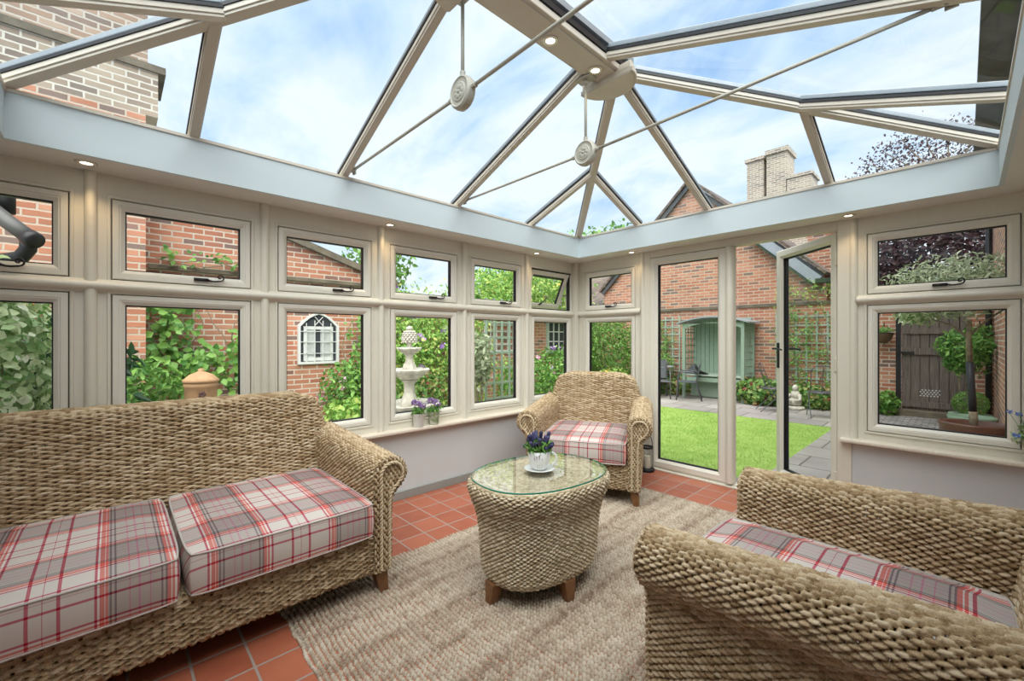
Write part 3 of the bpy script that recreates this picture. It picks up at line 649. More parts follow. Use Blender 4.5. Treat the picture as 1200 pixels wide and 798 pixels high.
# ================================================================== WOVEN FURNITURE
def hsh(a, b):
    h = np.sin(a*78.233+b*37.719)*24634.6345; return h-np.floor(h)
def lumps(U, V, pitch=.038, row=.0104, amp=.011, seed=0, lw=.40, lh=.57, stagger=.5, tilt=.12):
    """height and tint of a weave of twisted seagrass: U along the ropes, V across (metres)"""
    V = V+.0014*np.sin(U*31+seed+V*40)+.0009*np.sin(U*77+V*90)
    j0 = np.floor(V/row); best = np.zeros_like(U); tint = np.full(U.shape, .25)
    for dj in (-1, 0, 1):
        j = j0+dj; u = U/pitch+stagger*(j % 2)+.08*(hsh(j, seed)-.5)+.05*np.sin(j*.7+U*9); k = np.floor(u); ul = u-k-.5; vl = V/row-j-.5
        r1 = hsh(j, k+seed)
        vt = vl+tilt*ul+.10*(r1-.5)
        q = np.sqrt(np.clip(1-(ul/lw)**2-(vt/lh)**2, 0, 1))
        q = q**.75*(.72+.40*hsh(j+3, k*1.7+seed))+(q > 0)*.06*np.sin(ul*24+vl*9+r1*6)
        m = q > best; best = np.where(m, q, best); tint = np.where(m, .05+.68*r1+.27*hsh(j, seed+9), tint)
    return amp*(best-.55)-.35*amp*(best <= 0), tint, best
def surf(mb, P, U, V, closed_u=False, closed_v=False, **kw):
    """displaced woven grid. P (nu,nv,3); U,V metric arrays (nu,nv)"""
    def grad(A, ax, closed):
        if closed: return np.roll(A, -1, ax)-np.roll(A, 1, ax)
        return np.gradient(A, axis=ax)
    n = np.cross(grad(P, 0, closed_u), grad(P, 1, closed_v)); n /= np.linalg.norm(n, axis=2, keepdims=True)+1e-9
    flip = kw.pop('flip', False)
    if flip: n = -n
    holes = kw.pop('holes', True)
    h, t, q = lumps(U, V, **kw)
    Q = P+n*h[..., None]
    nu, nv = P.shape[:2]; idx = np.arange(nu*nv).reshape(nu, nv)
    a = idx if closed_u else idx[:-1]; b = np.roll(idx, -1, 0) if closed_u else idx[1:]
    def cols(x): return (x, np.roll(x, -1, 1)) if closed_v else (x[:, :-1], x[:, 1:])
    a0, a1 = cols(a); b0, b1 = cols(b)
    f = np.stack([a0, b0, b1, a1], -1).reshape(-1, 4)
    if flip: f = f[:, ::-1]
    if holes:   # the weave is open where no rope crosses
        qf = q.reshape(-1); f = f[(qf[f] > .02).any(axis=1)]
    mb.add(Q.reshape(-1, 3), f, t.reshape(-1)); return mb
def resample(pts, step, closed=False):
    p = np.array(pts, float)
    if closed: p = np.vstack([p, p[:1]])
    s = np.r_[0, np.cumsum(np.linalg.norm(np.diff(p, axis=0), axis=1))]; n = max(2, int(round(s[-1]/step)))
    q = np.linspace(0, s[-1], n+1); 
    if closed: q = q[:-1]
    return np.stack([np.interp(q, s, p[:, k]) for k in range(p.shape[1])], 1), q, s[-1]
RES = .0042
def braid(mb, pts, r=.007):
    """two ropes twisted round each other along a line"""
    p, s, L = resample(pts, .006)
    d = np.gradient(p, axis=0); d /= np.linalg.norm(d, axis=1, keepdims=True)
    ref = np.array([0, 1.0, 0]); a = ref-d*(d@ref)[:, None]; a /= np.linalg.norm(a, axis=1, keepdims=True)+1e-9; b = np.cross(d, a)
    for ph in (0, PI):
        q = p+r*.75*(a*np.cos(s/.020*PI+ph)[:, None]+b*np.sin(s/.020*PI+ph)[:, None])
        k0 = mb.n; mb.tube([tuple(x) for x in q], r*.8, 6); mb.t.append(np.full(mb.n-k0, .75))
    return mb

XI, XO = .378, .474       # arm inner / outer faces for a chair whose half width is XO
DF, DB = -.46, .36        # arm front and where it meets the back
def arm_profile(t):
    """cross-section (x, z) of an arm; t 0 front .. 1 back"""
    lift = .040*t; cx_, cz, r = XI+.089, .598+lift, .091
    pts = [(XI, .115), (XI, cz-.05)]
    pts += [(cx_+r*math.cos(a), cz+r*math.sin(a)) for a in np.linspace(PI, -.75, 34)]
    ex, ez = pts[-1]
    pts += [(XO+.022, ez-.030), (XO+.006, ez-.065), (XO, ez-.11), (XO-.002, .115)]
    return pts
def make_arm(parent, sx, xoff, mname='arm', seed=0):
    mb = MB(); ys = np.arange(DF, DB+.1, RES)
    prof0, q, L = resample(arm_profile(0), .0030); n = len(prof0)
    P = np.zeros((len(ys), n, 3))
    for i, y in enumerate(ys):
        t = (y-DF)/(DB-DF); pr = np.array(arm_profile(t)); s = np.r_[0, np.cumsum(np.linalg.norm(np.diff(pr, axis=0), axis=1))]
        qq = np.linspace(0, s[-1], n); x = np.interp(qq, s, pr[:, 0]); z = np.interp(qq, s, pr[:, 1])
        e = .012*math.exp(-(y-DF)/.02)   # edge rolls in a little
        P[i, :, 0] = x; P[i, :, 2] = z; P[i, :, 1] = y
    P[..., 0] = sx*(P[..., 0]+xoff)
    U = np.repeat(ys[:, None], n, 1); V = np.repeat(q[None, :], len(ys), 0)
    surf(mb, P, U, V, flip=(sx > 0), seed=seed)
    # front face: rows between inner edge and outer edge
    zs = np.arange(.115, .695, .0032); pr = np.array(arm_profile(0)); zi = int(np.argmax(pr[:, 1])); 
    lz, lx = pr[:zi+1, 1], pr[:zi+1, 0]; rz, rx = pr[zi:, 1][::-1], pr[zi:, 0][::-1]
    # outer boundary: widest x at each height
    def outer(z):
        best = -1
        for k in range(len(pr)-1):
            z0, z1 = pr[k, 1], pr[k+1, 1]
            if (z0-z)*(z1-z) <= 0 and z0 != z1 and k >= zi-1:
                best = max(best, pr[k, 0]+(pr[k+1, 0]-pr[k, 0])*(z-z0)/(z1-z0))
        return best
    nx = 56; P = np.zeros((nx, len(zs), 3))
    for k, z in enumerate(zs):
        a = np.interp(z, lz, lx); b = max(outer(z), a+.004)
        P[:, k, 0] = np.linspace(a, b, nx); P[:, k, 2] = z; 
        ed = np.minimum(P[:, k, 0]-a, b-P[:, k, 0]); P[:, k, 1] = DF-.006+.010*np.exp(-ed/.006)
    U = P[..., 0].copy(); V = P[..., 2].copy(); P[..., 0] = sx*(P[..., 0]+xoff)
    surf(mb, P, V, U, pitch=.036, row=.0115, flip=(sx < 0), seed=seed+3)
    # raised double rope following the scroll
    c = (XI+.089, .598)
    rp = [(sx*(xoff+XI+.030), DF-.014, .13), (sx*(xoff+XI+.030), DF-.014, .54)]
    rp += [(sx*(xoff+c[0]+.060*math.cos(a)), DF-.014, c[1]+.060*math.sin(a)) for a in np.linspace(PI*.98, -.9, 22)]
    braid(mb, rp, .0065)
    rp = [(sx*(xoff+XO-.022), DF-.014, .13), (sx*(xoff+XO-.022), DF-.014, .44), (sx*(xoff+XO-.016), DF-.014, .50), (sx*(xoff+XO+.01), DF-.014, .535), (sx*(xoff+XO+.032), DF-.014, .545)]
    braid(mb, rp, .0065)
    return mb.build(mname, SEAG, parent, smooth=True, fix=False)
def make_back(parent, hw, seed=5):
    """backrest: stacked rounded sections, leaning back, rounded top corners; hw = half width between the arms"""
    mb = MB(); z0, z1 = .115, .955; rows = np.arange(z0, z1, .0028)
    rows = np.r_[rows, np.full(10, z1-.001)]
    nz = len(rows)
    # section perimeter
    def half(z):
        if z < .70: return hw+.085
        t = (z-.70)/(z1-.70)
        return hw+.085-.075*t-.105*max(0, (t-.70)/.30)**2.2
    TK = .050
    n = int((4*hw+.5)/.0055); P = np.zeros((n, nz, 3)); U = np.zeros((n, nz)); V = np.zeros((n, nz))
    prm = np.linspace(0, 4, n, endpoint=False)
    for k, z in enumerate(rows):
        top = max(0, (z-(z1-.045))/.045); th = TK*math.sqrt(max(0.02, 1-top**2*.98))
        sh = 0
        if k >= nz-10: th = TK*.14*(nz-1-k)/9+.0005; z = z1
        w = half(min(z, z1)) - (.02 if top > 0 else 0)*top
        yc = .378+.17*max(0, z-.42)+(.0 if z > .42 else 0)
        # rounded rectangle by arc length
        r = min(th, .05); fl = 2*(w-r); arc = PI*r; tot = 2*fl+2*arc
        s = prm/4*tot; x = np.zeros(n); y = np.zeros(n)
        a = s < fl; x[a] = -(w-r)+s[a]; y[a] = -th
        b = (s >= fl) & (s < fl+arc); q = (s[b]-fl)/r; x[b] = (w-r)+r*np.sin(q); y[b] = -th*np.cos(q)
        c = (s >= fl+arc) & (s < 2*fl+arc); x[c] = (w-r)-(s[c]-fl-arc); y[c] = th
        d = s >= 2*fl+arc; q = (s[d]-2*fl-arc)/r; x[d] = -(w-r)-r*np.sin(q); y[d] = th*np.cos(q)
        P[:, k] = np.stack([x, y+yc, np.full(n, z)], 1); U[:, k] = np.where(a, x, np.where(c, 3-x, x)); U[:, k] = np.where(b | d, (s+7), U[:, k]); V[:, k] = rows[k] if k < nz-10 else z1+.0034*(k-nz+10)
    surf(mb, P, U, V, closed_u=True, seed=seed, pitch=.070, row=.0100, amp=.010, lw=.42, lh=.59, tilt=.10)
    return mb.build('backrest', SEAG, parent, smooth=True, fix=False)
def make_rail(parent, hw, seed=9):
    """woven front panel under the cushion"""
    mb = MB(); xs = np.arange(-hw-.01, hw+.01, .0040)
    prof, q, L = resample([(-.10, .312), (-.43, .312), (-.447, .300), (-.452, .285), (-.452, .135), (-.445, .120), (-.40, .112)], .0029)
    P = np.zeros((len(xs), len(prof), 3)); P[..., 0] = xs[:, None]; P[..., 1] = prof[None, :, 0]; P[..., 2] = prof[None, :, 1]
    U = np.repeat(xs[:, None], len(prof), 1); V = np.repeat(q[None], len(xs), 0)
    surf(mb, P, U, V, seed=seed, pitch=.060, row=.0103, amp=.010, lw=.42, lh=.59, tilt=.10)
    return mb.build('front_panel', SEAG, parent, smooth=True, fix=False)
def leg_mb(x, y, sx, sy, h=.118):
    mb = MB(); t, b = .036, .022; ox, oy = sx*.018, sy*.018
    v = [(x-t,y-t,h), (x+t,y-t,h), (x+t,y+t,h), (x-t,y+t,h), (x+ox-b,y+oy-b,0), (x+ox+b,y+oy-b,0), (x+ox+b,y+oy+b,0), (x+ox-b,y+oy+b,0)]
    mb.add(v, [(0,1,2,3), (7,6,5,4), (0,4,5,1), (1,5,6,2), (2,6,7,3), (3,7,4,0)]); return mb
def make_seat(name, label, cat, hw, group=None):
    t = thing(name, label, cat, group=group)
    xo = hw-XI
    make_arm(t, 1, xo, seed=1); make_arm(t, -1, xo, seed=2)
    make_back(t, hw); make_rail(t, hw)
    mb = MB(); mb.box((-hw-.05,-.43,.118), (hw+.05,.40,.311)); mb.build('seat_base', mat('seat_base_webbing', (.20,.15,.09), .9), t)
    for sx in (-1, 1):
        for y, sy in ((-.405, -1), (.37, 1)):
            leg_mb(sx*(hw+.045), y, sx, sy).build('leg', WOOD, t, bevel=.003)
    return t
def make_cushion(name, label, group, w=.738, d=.84, h=.165):
    """plump box cushion with piped edges; origin at the middle of its base"""
    nx, ny = 44, 44; mb = MB(); r = .045
    def ss(t): return np.sign(t)*np.abs(t)
    # box-like closed surface: (section loop in y/z) carried in x with rounded ends
    def shell(a, b, top, bot):
        pass
    bm = bmesh.new(); bmesh.ops.create_cube(bm, size=1)
    bmesh.ops.subdivide_edges(bm, edges=bm.edges[:], cuts=27, use_grid_fill=True)
    for v in bm.verts:
        x, y, z = v.co*2
        def rr(p, q):  # gently round corners in plan
            return 1-.035*max(0, (abs(p)-.0))**6*max(0, abs(q))**6
        k = rr(x, y)
        X, Y = x*k*w/2, y*k*d/2
        ex = 1-abs(x)**5; ey = 1-abs(y)**5
        ed = min(1, (1-abs(x))*w/2/.05)*1.0; ed2 = min(1, (1-abs(y))*d/2/.05)
        sm = lambda t: t*t*(3-2*t)
        puff = .020*sm(min(1, (1-abs(x))*3.2))*sm(min(1, (1-abs(y))*3.2))
        if abs(z) > .999: Z = (h/2-.004+puff*(1 if z > 0 else .2))*(1 if z > 0 else -1)
        else: Z = z*(h/2-.004)
        if abs(z) < .999:
            bul = .008*(1-z*z)
            if abs(abs(x)-1) < 1e-4: X += math.copysign(bul, x)
            if abs(abs(y)-1) < 1e-4: Y += math.copysign(bul, y)
        v.co = (X, Y, Z+h/2)
    bmesh.ops.recalc_face_normals(bm, faces=bm.faces)
    me = bpy.data.meshes.new(name); bm.to_mesh(me); bm.free(); me.materials.append(PLAID)
    me.polygons.foreach_set('use_smooth', [True]*len(me.polygons))
    o = bpy.data.objects.new(name, me); link(o); tag(o, label, 'cushion', group)
    bv = o.modifiers.new('bevel', 'BEVEL'); bv.width = .010; bv.segments = 3; bv.limit_method = 'ANGLE'; bv.angle_limit = .8
    # piping round both rims
    pts = []
    for a in np.linspace(0, 2*PI, 120, endpoint=False):
        c, s = math.cos(a), math.sin(a); m = max(abs(c), abs(s)); x, y = c/m, s/m
        k = 1-.035*abs(x)**6*abs(y)**6; pts.append((x*k*w/2, y*k*d/2))
    for z in (.006, h-.006):
        MB().tube([(p[0], p[1], z) for p in pts], .0042, 6, closed=True).build('piping', PIPE, o, smooth=True)
    return o
CG = 'plaid cushions'
cu0 = make_cushion('seat_cushion', 'red and grey plaid seat cushion on the sofa beside its right arm', 'plaid cushions on the sofa')
def put(o, root, lx, ly, z, label=None, group=None, rz=0, sc=None):
    M = Matrix.Rotation(root.rotation_euler.z, 4, 'Z'); p = M @ Vector((lx, ly, z)); o.location = root.location+p; o.rotation_euler = (0, 0, root.rotation_euler.z+rz)
    if label: o['label'] = label
    if group is not None: o['group'] = group
    return o
sofa = make_seat('wicker_sofa', 'long woven seagrass sofa with scroll arms along the left windows', 'sofa', .758)
HS = .758
sofa.location = (.642, -2.893-.096-HS, .006); sofa.rotation_euler = (0, 0, PI/2)
put(cu0, sofa, HS/2, -.080, .318)
c2 = copy_tree(cu0); put(c2, sofa, -HS/2, -.080, .318, 'red and grey plaid seat cushion at the left end of the sofa')
chair = make_seat('wicker_armchair', 'woven seagrass armchair with scroll arms in the far corner by the windows', 'armchair', .358)
chair.location = (.812, -.822, .008); chair.rotation_euler = (0, 0, math.radians(28.5))
c3 = make_cushion('seat_cushion', 'x', None, w=.70); put(c3, chair, 0, -.080, .318, 'plaid seat cushion on the armchair in the far corner')
ch2 = copy_tree(chair); ch2['label'] = 'woven seagrass armchair seen from its side, nearest the camera at lower right'
ch2.location = (2.425+.46, -2.235, .008); ch2.rotation_euler = (0, 0, -PI/2)
c4 = copy_tree(c3); put(c4, ch2, 0, -.080, .318, 'plaid seat cushion between the arms of the nearest armchair')

# ---- jute rug
mb = MB(); RX0, RX1, RYA, RYB = .80, 3.10, -3.372, -.59
gx = np.arange(RX0, RX1, .0046); gy = np.arange(RYA, RYB, .0046)
PX, PY = np.meshgrid(gx, gy, indexing='ij')
wob = .006*np.sin(PY*7)+.004*np.sin(PY*17+1); wob2 = .006*np.sin(PX*6+2)
ex = np.minimum(PX-RX0, RX1-PX); ey = np.minimum(PY-RYA, RYB-PY); ed = np.clip(np.minimum(ex, ey)/.02, 0, 1)
P = np.stack([PX+wob, PY+wob2, .001+.008*np.sqrt(ed)], -1)
band = np.sin(PX*41)*np.sin(PX*13+1)
surf(mb, P, PX, PY+.002*np.sin(PX*30), pitch=.0195, row=.0225, amp=.016, seed=21, stagger=.10, lw=.46, lh=.42, tilt=.12, holes=False)
sa = .5+.25*np.sin(PX*23+.6*np.sin(PY*5))*np.sin(PX*7.3+1)+.16*np.sin(PX*61+.5*np.sin(PY*9)); qq_ = lumps(PX, PY+.002*np.sin(PX*30), pitch=.0195, row=.0225, amp=.016, seed=21, stagger=.10, lw=.46, lh=.42, tilt=.12)[2].reshape(-1); mb.t[0] = np.where(qq_ > 0, np.clip(.45*mb.t[0]+.55*sa.reshape(-1), 0, 1), 0)
o = mb.build('jute_rug', JUTE, None, smooth=True, fix=False); tag(o, 'natural woven jute rug lying on the red tiles in the middle of the room', 'rug')

# ---- side table
TX, TY, TH = 1.567, -2.275, .585
tb = thing('wicker_table', 'oval woven seagrass table with glass top in the middle of the rug', 'table', (TX, TY, .008), math.radians(-6))
prof = [(.93, .555), (.985, .572), (1.015, .560), (1.02, .535), (.985, .49), (.93, .44), (.885, .38), (.860, .30), (.845, .20), (.825, .13), (.79, .10), (.70, .088)]
pr, q, L = resample([(a*.39, z) for a, z in prof], .0027); n = 620
A, B = .388, .290
an = np.linspace(0, 2*PI, n, endpoint=False)
def sup(a, e=2.4):
    c, s = np.cos(a), np.sin(a); r = (np.abs(c)**e+np.abs(s)**e)**(-1/e); return r*c, r*s
sx_, sy_ = sup(an); P = np.zeros((n, len(pr), 3)); k = pr[:, 0]/.39
# keep the wall offset even round the oval
P[..., 0] = sx_[:, None]*(B-(1-k[None])*.36); P[..., 1] = sy_[:, None]*(A-(1-k[None])*.36); P[..., 2] = pr[None, :, 1]
per = np.r_[0, np.cumsum(np.hypot(np.diff(sx_*B), np.diff(sy_*A)))]; tot = per[-1]+np.hypot(sx_[0]*B-sx_[-1]*B, sy_[0]*A-sy_[-1]*A)
pit = tot/round(tot/.038); U = np.repeat(per[:, None], len(pr), 1); V = np.repeat(q[None], n, 0)
surf(MB(), P, U, V, closed_u=True, flip=True, pitch=pit, row=.0100, amp=.010, seed=31, tilt=.10, lh=.58).build('woven_body', SEAGT, tb, smooth=True, fix=False)
mb = MB(); nr = 92; rr = np.linspace(.02, .955, nr); P = np.zeros((n, nr, 3)); sx_, sy_ = sup(an, 2.35)
P[..., 0] = sx_[:, None]*B*rr[None]; P[..., 1] = sy_[:, None]*A*rr[None]; P[..., 2] = .566
U = np.repeat(per[:, None], nr, 1)*rr[None]*1.0; V = np.repeat((rr*.345)[None], n, 0)
surf(mb, P, np.repeat(per[:, None], nr, 1), V, closed_u=True, flip=True, pitch=pit, row=.0150, amp=.008, seed=33, lw=.47, lh=.62, holes=False)
mb.build('woven_top', SEAGT, tb, smooth=True, fix=False)
MB().lathe([(0,.100), (.70,.100), (.74,.140), (.80,.40), (.90,.54)], 48, sx=B, sy=A).build('inner_carcass', mat('table_carcass', (.12,.08,.05), .9), tb)
for dx, dy in ((.19, 0), (-.19, 0), (0, -.295), (0, .295)):
    s = (dx > 0)-(dx < 0); s2 = (dy > 0)-(dy < 0); leg_mb(dx, dy, s*1.2, s2*1.2, .10).build('leg', WOOD, tb, bevel=.003)
gt = MB(); gx_, gy_ = sup(np.linspace(0, 2*PI, 96, endpoint=False), 2.4); ga, gb = .280, .377
gt.prism([(x*ga, y*gb) for x, y in zip(gx_, gy_)], 2, TH-.006, TH+.002); gt.build('glass_top', TGLASS, tb)
gr = MB(); v = []; 
for z, k in ((TH-.006, 1.0), (TH-.004, 1.006), (TH, 1.006), (TH+.002, 1.0)): v += [(x*ga*k, y*gb*k, z) for x, y in zip(gx_, gy_)]
m = 96; gr.add(v, [(i*m+j, i*m+(j+1) % m, (i+1)*m+(j+1) % m, (i+1)*m+j) for i in range(3) for j in range(m)]); gr.build('glass_edge', GEDGE, tb, smooth=True)

# ---- leaves
def leaf_cloud(mb, pts, nrm, size, tint=None, jit=.6, asp=.5, droop=.2, r=rng):
    """one folded leaf per point (6 verts, 4 faces)"""
    n = len(pts); pts = np.asarray(pts, float); nrm = np.asarray(nrm, float)+r.normal(0, jit, (n, 3)); nrm /= np.linalg.norm(nrm, axis=1, keepdims=True)
    d = r.normal(0, 1, (n, 3)); d[:, 2] -= droop; d -= nrm*np.sum(d*nrm, 1, keepdims=True); d /= np.linalg.norm(d, axis=1, keepdims=True); s = np.cross(nrm, d)
    L = (size*r.uniform(.6, 1.25, n))[:, None]; Wd = L*asp
    b = pts; tip = pts+d*L-nrm*L*.12; m1 = pts+d*L*.35+s*Wd*.5+nrm*L*.08; m2 = pts+d*L*.35-s*Wd*.5+nrm*L*.08; k1 = pts+d*L*.72+s*Wd*.32+nrm*L*.03; k2 = pts+d*L*.72-s*Wd*.32+nrm*L*.03
    v = np.stack([b, m1, k1, tip, k2, m2], 1).reshape(-1, 3); o = np.arange(n)[:, None]*6
    f = np.concatenate([o+np.array([[0, 1, 2, 3]]), o+np.array([[0, 3, 4, 5]])])
    t = np.repeat(np.clip(r.uniform(0, 1, n) if tint is None else tint, 0, 1), 6)
    mb.add(v, f, t); return mb
def blob_pts(n, c, rad, shell=.35, bumps=0, r=rng, cut=None):
    d = r.normal(0, 1, (n, 3)); d /= np.linalg.norm(d, axis=1, keepdims=True); rr = 1-shell*r.uniform(0, 1, n)**1.5
    if bumps: rr *= 1+.16*np.sin(d[:, 0]*bumps+c[0])*np.sin(d[:, 1]*bumps*1.3+1)+.12*np.sin(d[:, 2]*bumps*1.1+c[1])
    p = d*rr[:, None]*np.array(rad)+np.array(c)
    if cut is not None: k = p[:, 2] > cut; return p[k], d[k]
    return p, d
def finish(mb, name, m, parent=None): return mb.build(name, m, parent, fix=False)
def shrub(label, c, rad, n, size, m=L_GREEN, cat='shrub', name='shrub', asp=.5, group=None, flowers=None, bumps=3, zc=None, z0=-.12, jit=.7, stems=True):
    t = thing(name, label, cat, (c[0], c[1], z0), group=group); lc = (0, 0, c[2]-z0)
    p, d = blob_pts(n, lc, rad, .45, bumps, cut=0.01); finish(leaf_cloud(MB(), p, d, size, asp=asp, jit=jit), 'foliage', m, t)
    if stems:
        mb = MB()
        for k in range(5):
            a = k*1.26; mb.tube([(.04*math.cos(a), .04*math.sin(a), 0), (rad[0]*.3*math.cos(a), rad[1]*.3*math.sin(a), lc[2]*.7), (rad[0]*.5*math.cos(a), rad[1]*.5*math.sin(a), lc[2]+rad[2]*.4)], [.012, .009, .004], 5)
        mb.build('stem', BARK, t)
    if flowers:
        fm, fn, fs = flowers; p, d = blob_pts(fn, lc, [x*1.04 for x in rad], .06, bumps); k = p[:, 2] > .05; p, d = p[k], d[k]
        pp = np.repeat(p, 5, 0)+rng.normal(0, fs*.3, (len(p)*5, 3)); finish(leaf_cloud(MB(), pp, np.repeat(d, 5, 0), fs, asp=.8), 'blossom', fm, t)
    return t

# ---- things indoors
cup = thing('lavender_cup', 'white cup with a lavender sprig motif, planted with lavender, on the glass table', 'cup', (1.566, -2.282, TH+.023))
mb = MB(); mb.lathe([(0,0), (.034,0), (.040,.006), (.050,.040), (.055,.085), (.0525,.085), (.047,.04), (.037,.010), (0,.008)], 32); mb.build('cup_body', CERAM, cup, smooth=True)
hd = [(.050+.032*math.sin(a), .0, .046-.030*math.cos(a)) for a in np.linspace(.1, PI-.1, 12)]
M = Matrix.Rotation(math.radians(45), 4, 'Z'); MB().tube([(M @ Vector(p))[:] for p in hd], .0055, 8).build('handle', CERAM, cup, smooth=True)
mb = MB()
for k, (s, z, h) in enumerate(((-.008, .052, .026), (.003, .058, .020), (.016, .044, .022), (-.020, .048, .016))):
    a = math.radians(-50)+s/.05; R = .0512
    for j in range(5):
        zz = z-h/2+j*h/5; rq = .0395+ (zz/.085)*.0165+.0008; mb.ball((rq*math.cos(a), rq*math.sin(a), zz+.006), (.0028, .0028, .0028), 6, 4)
mb.build('lavender_motif', mat('motif_purple', (.20,.07,.26), .4), cup)
mb = MB()
for s in (-.008, .003, .016):
    a = math.radians(-50)+s/.05; mb.tube([(.0418*math.cos(a), .0418*math.sin(a), .010), (.0485*math.cos(a), .0485*math.sin(a), .040)], .0009, 5)
mb.build('motif_stems', mat('motif_green', (.25,.36,.18), .4), cup)
p, d = blob_pts(420, (0,0,.100), (.066,.066,.030), .6); finish(leaf_cloud(MB(), p, d+np.array([0,0,.6]), .030, asp=.25, droop=-.6), 'foliage', L_GREEN, cup)
for k in range(24):
    a = k*2.4; rr = .066*math.sqrt((k+.5)/24); h = .150+.030*math.cos(k*1.7)-.25*rr
    b = Vector((rr*.5*math.cos(a), rr*.5*math.sin(a), .09)); e = Vector((rr*1.25*math.cos(a), rr*1.25*math.sin(a), h)); dd = (e-b).normalized()
    mb = MB(); s0 = b+dd*(e-b).length*.45
    pts = [s0+dd*((e-s0).length*t) for t in np.linspace(0, 1, 9)]; mb.tube(pts, [.003]+[.0078+.0016*(j % 2) for j in range(7)]+[.002], 7); nb = mb.n; mb.t = [np.full(nb, (k % 5)/5)]
    o = mb.build('lavender_spike', P_LAV, cup, smooth=True)
    MB().tube([b, s0], .0012, 5).build('stalk', mat('stalk_green', (.14,.28,.10), .6) if k == 0 else bpy.data.materials['stalk_green'], o)
mb = MB().lathe([(0,0), (.040,0), (.048,.004), (.078,.014), (.082,.016), (.078,.017), (.046,.008), (0,.007)], 40)
o = mb.build('saucer', CERAM, None, smooth=True, loc=(1.566,-2.282,TH+.0095)); tag(o, 'white china saucer under the lavender cup', 'saucer')

cup.scale = (1.13, 1.13, 1.13)
ln = thing('lantern', 'black and glass candle lantern on the tiles beside the fixed garden door', 'lantern', (.985, -.115, 0))
MB().lathe([(0,0), (.068,0), (.072,.006), (.072,.026), (.064,.030), (0,.030)], 32).build('base', IRON, ln, smooth=True)
MB().lathe([(.052,.030), (.053,.12), (.053,.225), (.0505,.225), (.0505,.032)], 32).build('glass_chimney', GLASS, ln, smooth=True)
MB().lathe([(.050,.222), (.056,.222), (.057,.242), (.050,.242), (.050,.222)], 32).build('rim', IRON, ln, smooth=True)
MB().tube([(.055*math.cos(a), .055*math.sin(a)*.35, .235+.115*math.sin(a)) for a in np.linspace(0, PI, 18)], .0035, 6).build('carrying_ring', IRON, ln, smooth=True)
MB().tube([(.062,0,.02), (.060,0,.235)], .003, 6).build('side_rod', IRON, ln)
o = MB().lathe([(0,0), (.032,0), (.033,.004), (.033,.115), (.030,.120), (.012,.116), (0,.114)], 24).build('candle', CANDLE, None, smooth=True, loc=(.985,-.115,.0305)); tag(o, 'ivory pillar candle standing in the lantern', 'candle')
MB().tube([(0,0,.114), (.001,0,.128)], .0012, 5).build('wick', IRON, o)

def posy(x, y, label, pm, r=.030, h=.066):
    t = thing('flower_pot', label, 'flower pot', (x, y, .572), group=None)
    MB().lathe([(0,0), (r*.78,0), (r*.82,.004), (r*.98,h), (r*1.03,h+.002), (r*.95,h+.002), (r*.76,.008), (0,.008)], 24).build('pot', pm, t, smooth=True)
    p, d = blob_pts(90, (0,0,h+.012), (r*1.1,r*1.1,.022), .6); finish(leaf_cloud(MB(), p, d+np.array([0,0,.5]), .026, asp=.35), 'foliage', L_GREEN, t)
    for k in range(3):
        a = k*2.1+.4; mb = MB(); c = (r*.8*math.cos(a), r*.8*math.sin(a), h+.045+.008*k); p, d = blob_pts(60, c, (.017,.017,.014), .3); finish(leaf_cloud(mb, p, d, .010, asp=.8, tint=rng.uniform(0,.5,60)), 'flower_head', P_PURPLE, t)
        MB().tube([(0,0,h-.01), c], .0012, 5).build('stalk', bpy.data.materials['stalk_green'], t)
    t.scale = (1.6, 1.6, 1.6); return t
posy(.038, -2.105, 'small white pot of purple flowers on the sill, the left one', mat('white_pot', (.72,.72,.68), .5))
posy(.038, -1.955, 'small flower-patterned pot of purple flowers on the sill, the right one', mat('pattern_pot', (.68,.67,.58), .5, col2=(.20,.30,.12), vscale=55))
vs = thing('white_vase', 'white vase of blue forget-me-nots on the window board at the right edge', 'vase', (3.405, -.035, .572))
MB().lathe([(0,0), (.032,0), (.036,.01), (.028,.07), (.026,.11), (.031,.125), (.028,.125), (.022,.10), (0,.09)], 28).build('vase_body', CERAM, vs, smooth=True)
for k in range(9):
    a = k*2.4; rr = .10*math.sqrt((k+.6)/9); b = (0, 0, .10); c = (rr*math.cos(a)-.035, rr*math.sin(a)*.6-.02, .20+.02*((k*5) % 7)-.4*rr)
    mb = MB(); p, d = blob_pts(24, c, (.014,.014,.010), .5); finish(leaf_cloud(mb, p, d, .013, asp=.8), 'flower_head', P_BLUE if k % 3 else L_VAR, vs)
    MB().tube([b, (c[0]*.4, c[1]*.4, .16), c], .0014, 5).build('stalk', bpy.data.materials['stalk_green'], vs)
p, d = blob_pts(120, (-.025,-.01,.15), (.075,.05,.05), .7); finish(leaf_cloud(MB(), p, d, .035, asp=.4), 'foliage', L_VAR, vs)

# ================================================================== THE GARDEN
ZG = -.12
def mesh_thing(mb, name, m, label, cat, group=None, kind=None, **kw):
    o = mb.build(name, m, None, **kw); return tag(o, label, cat, group, kind)
GRASSM = mat('lawn_green', (.36,.52,.12), .9, col2=(.25,.42,.07), vscale=5, detail=8, bump=.6, bscale=90)
mesh_thing(MB().box((-9,-9,ZG-.12), (9,.0+16,ZG-.03)), 'ground', mat('garden_soil', (.10,.075,.05), .95, var=.3, vscale=4), 'dark garden soil under the lawn and beds', 'ground', kind='structure')
mesh_thing(MB().box((-3.3,.32,ZG-.03), (1.70,4.42,ZG-.004)), 'lawn', GRASSM, 'bright green mown lawn outside the garden doors', 'lawn', kind='structure')
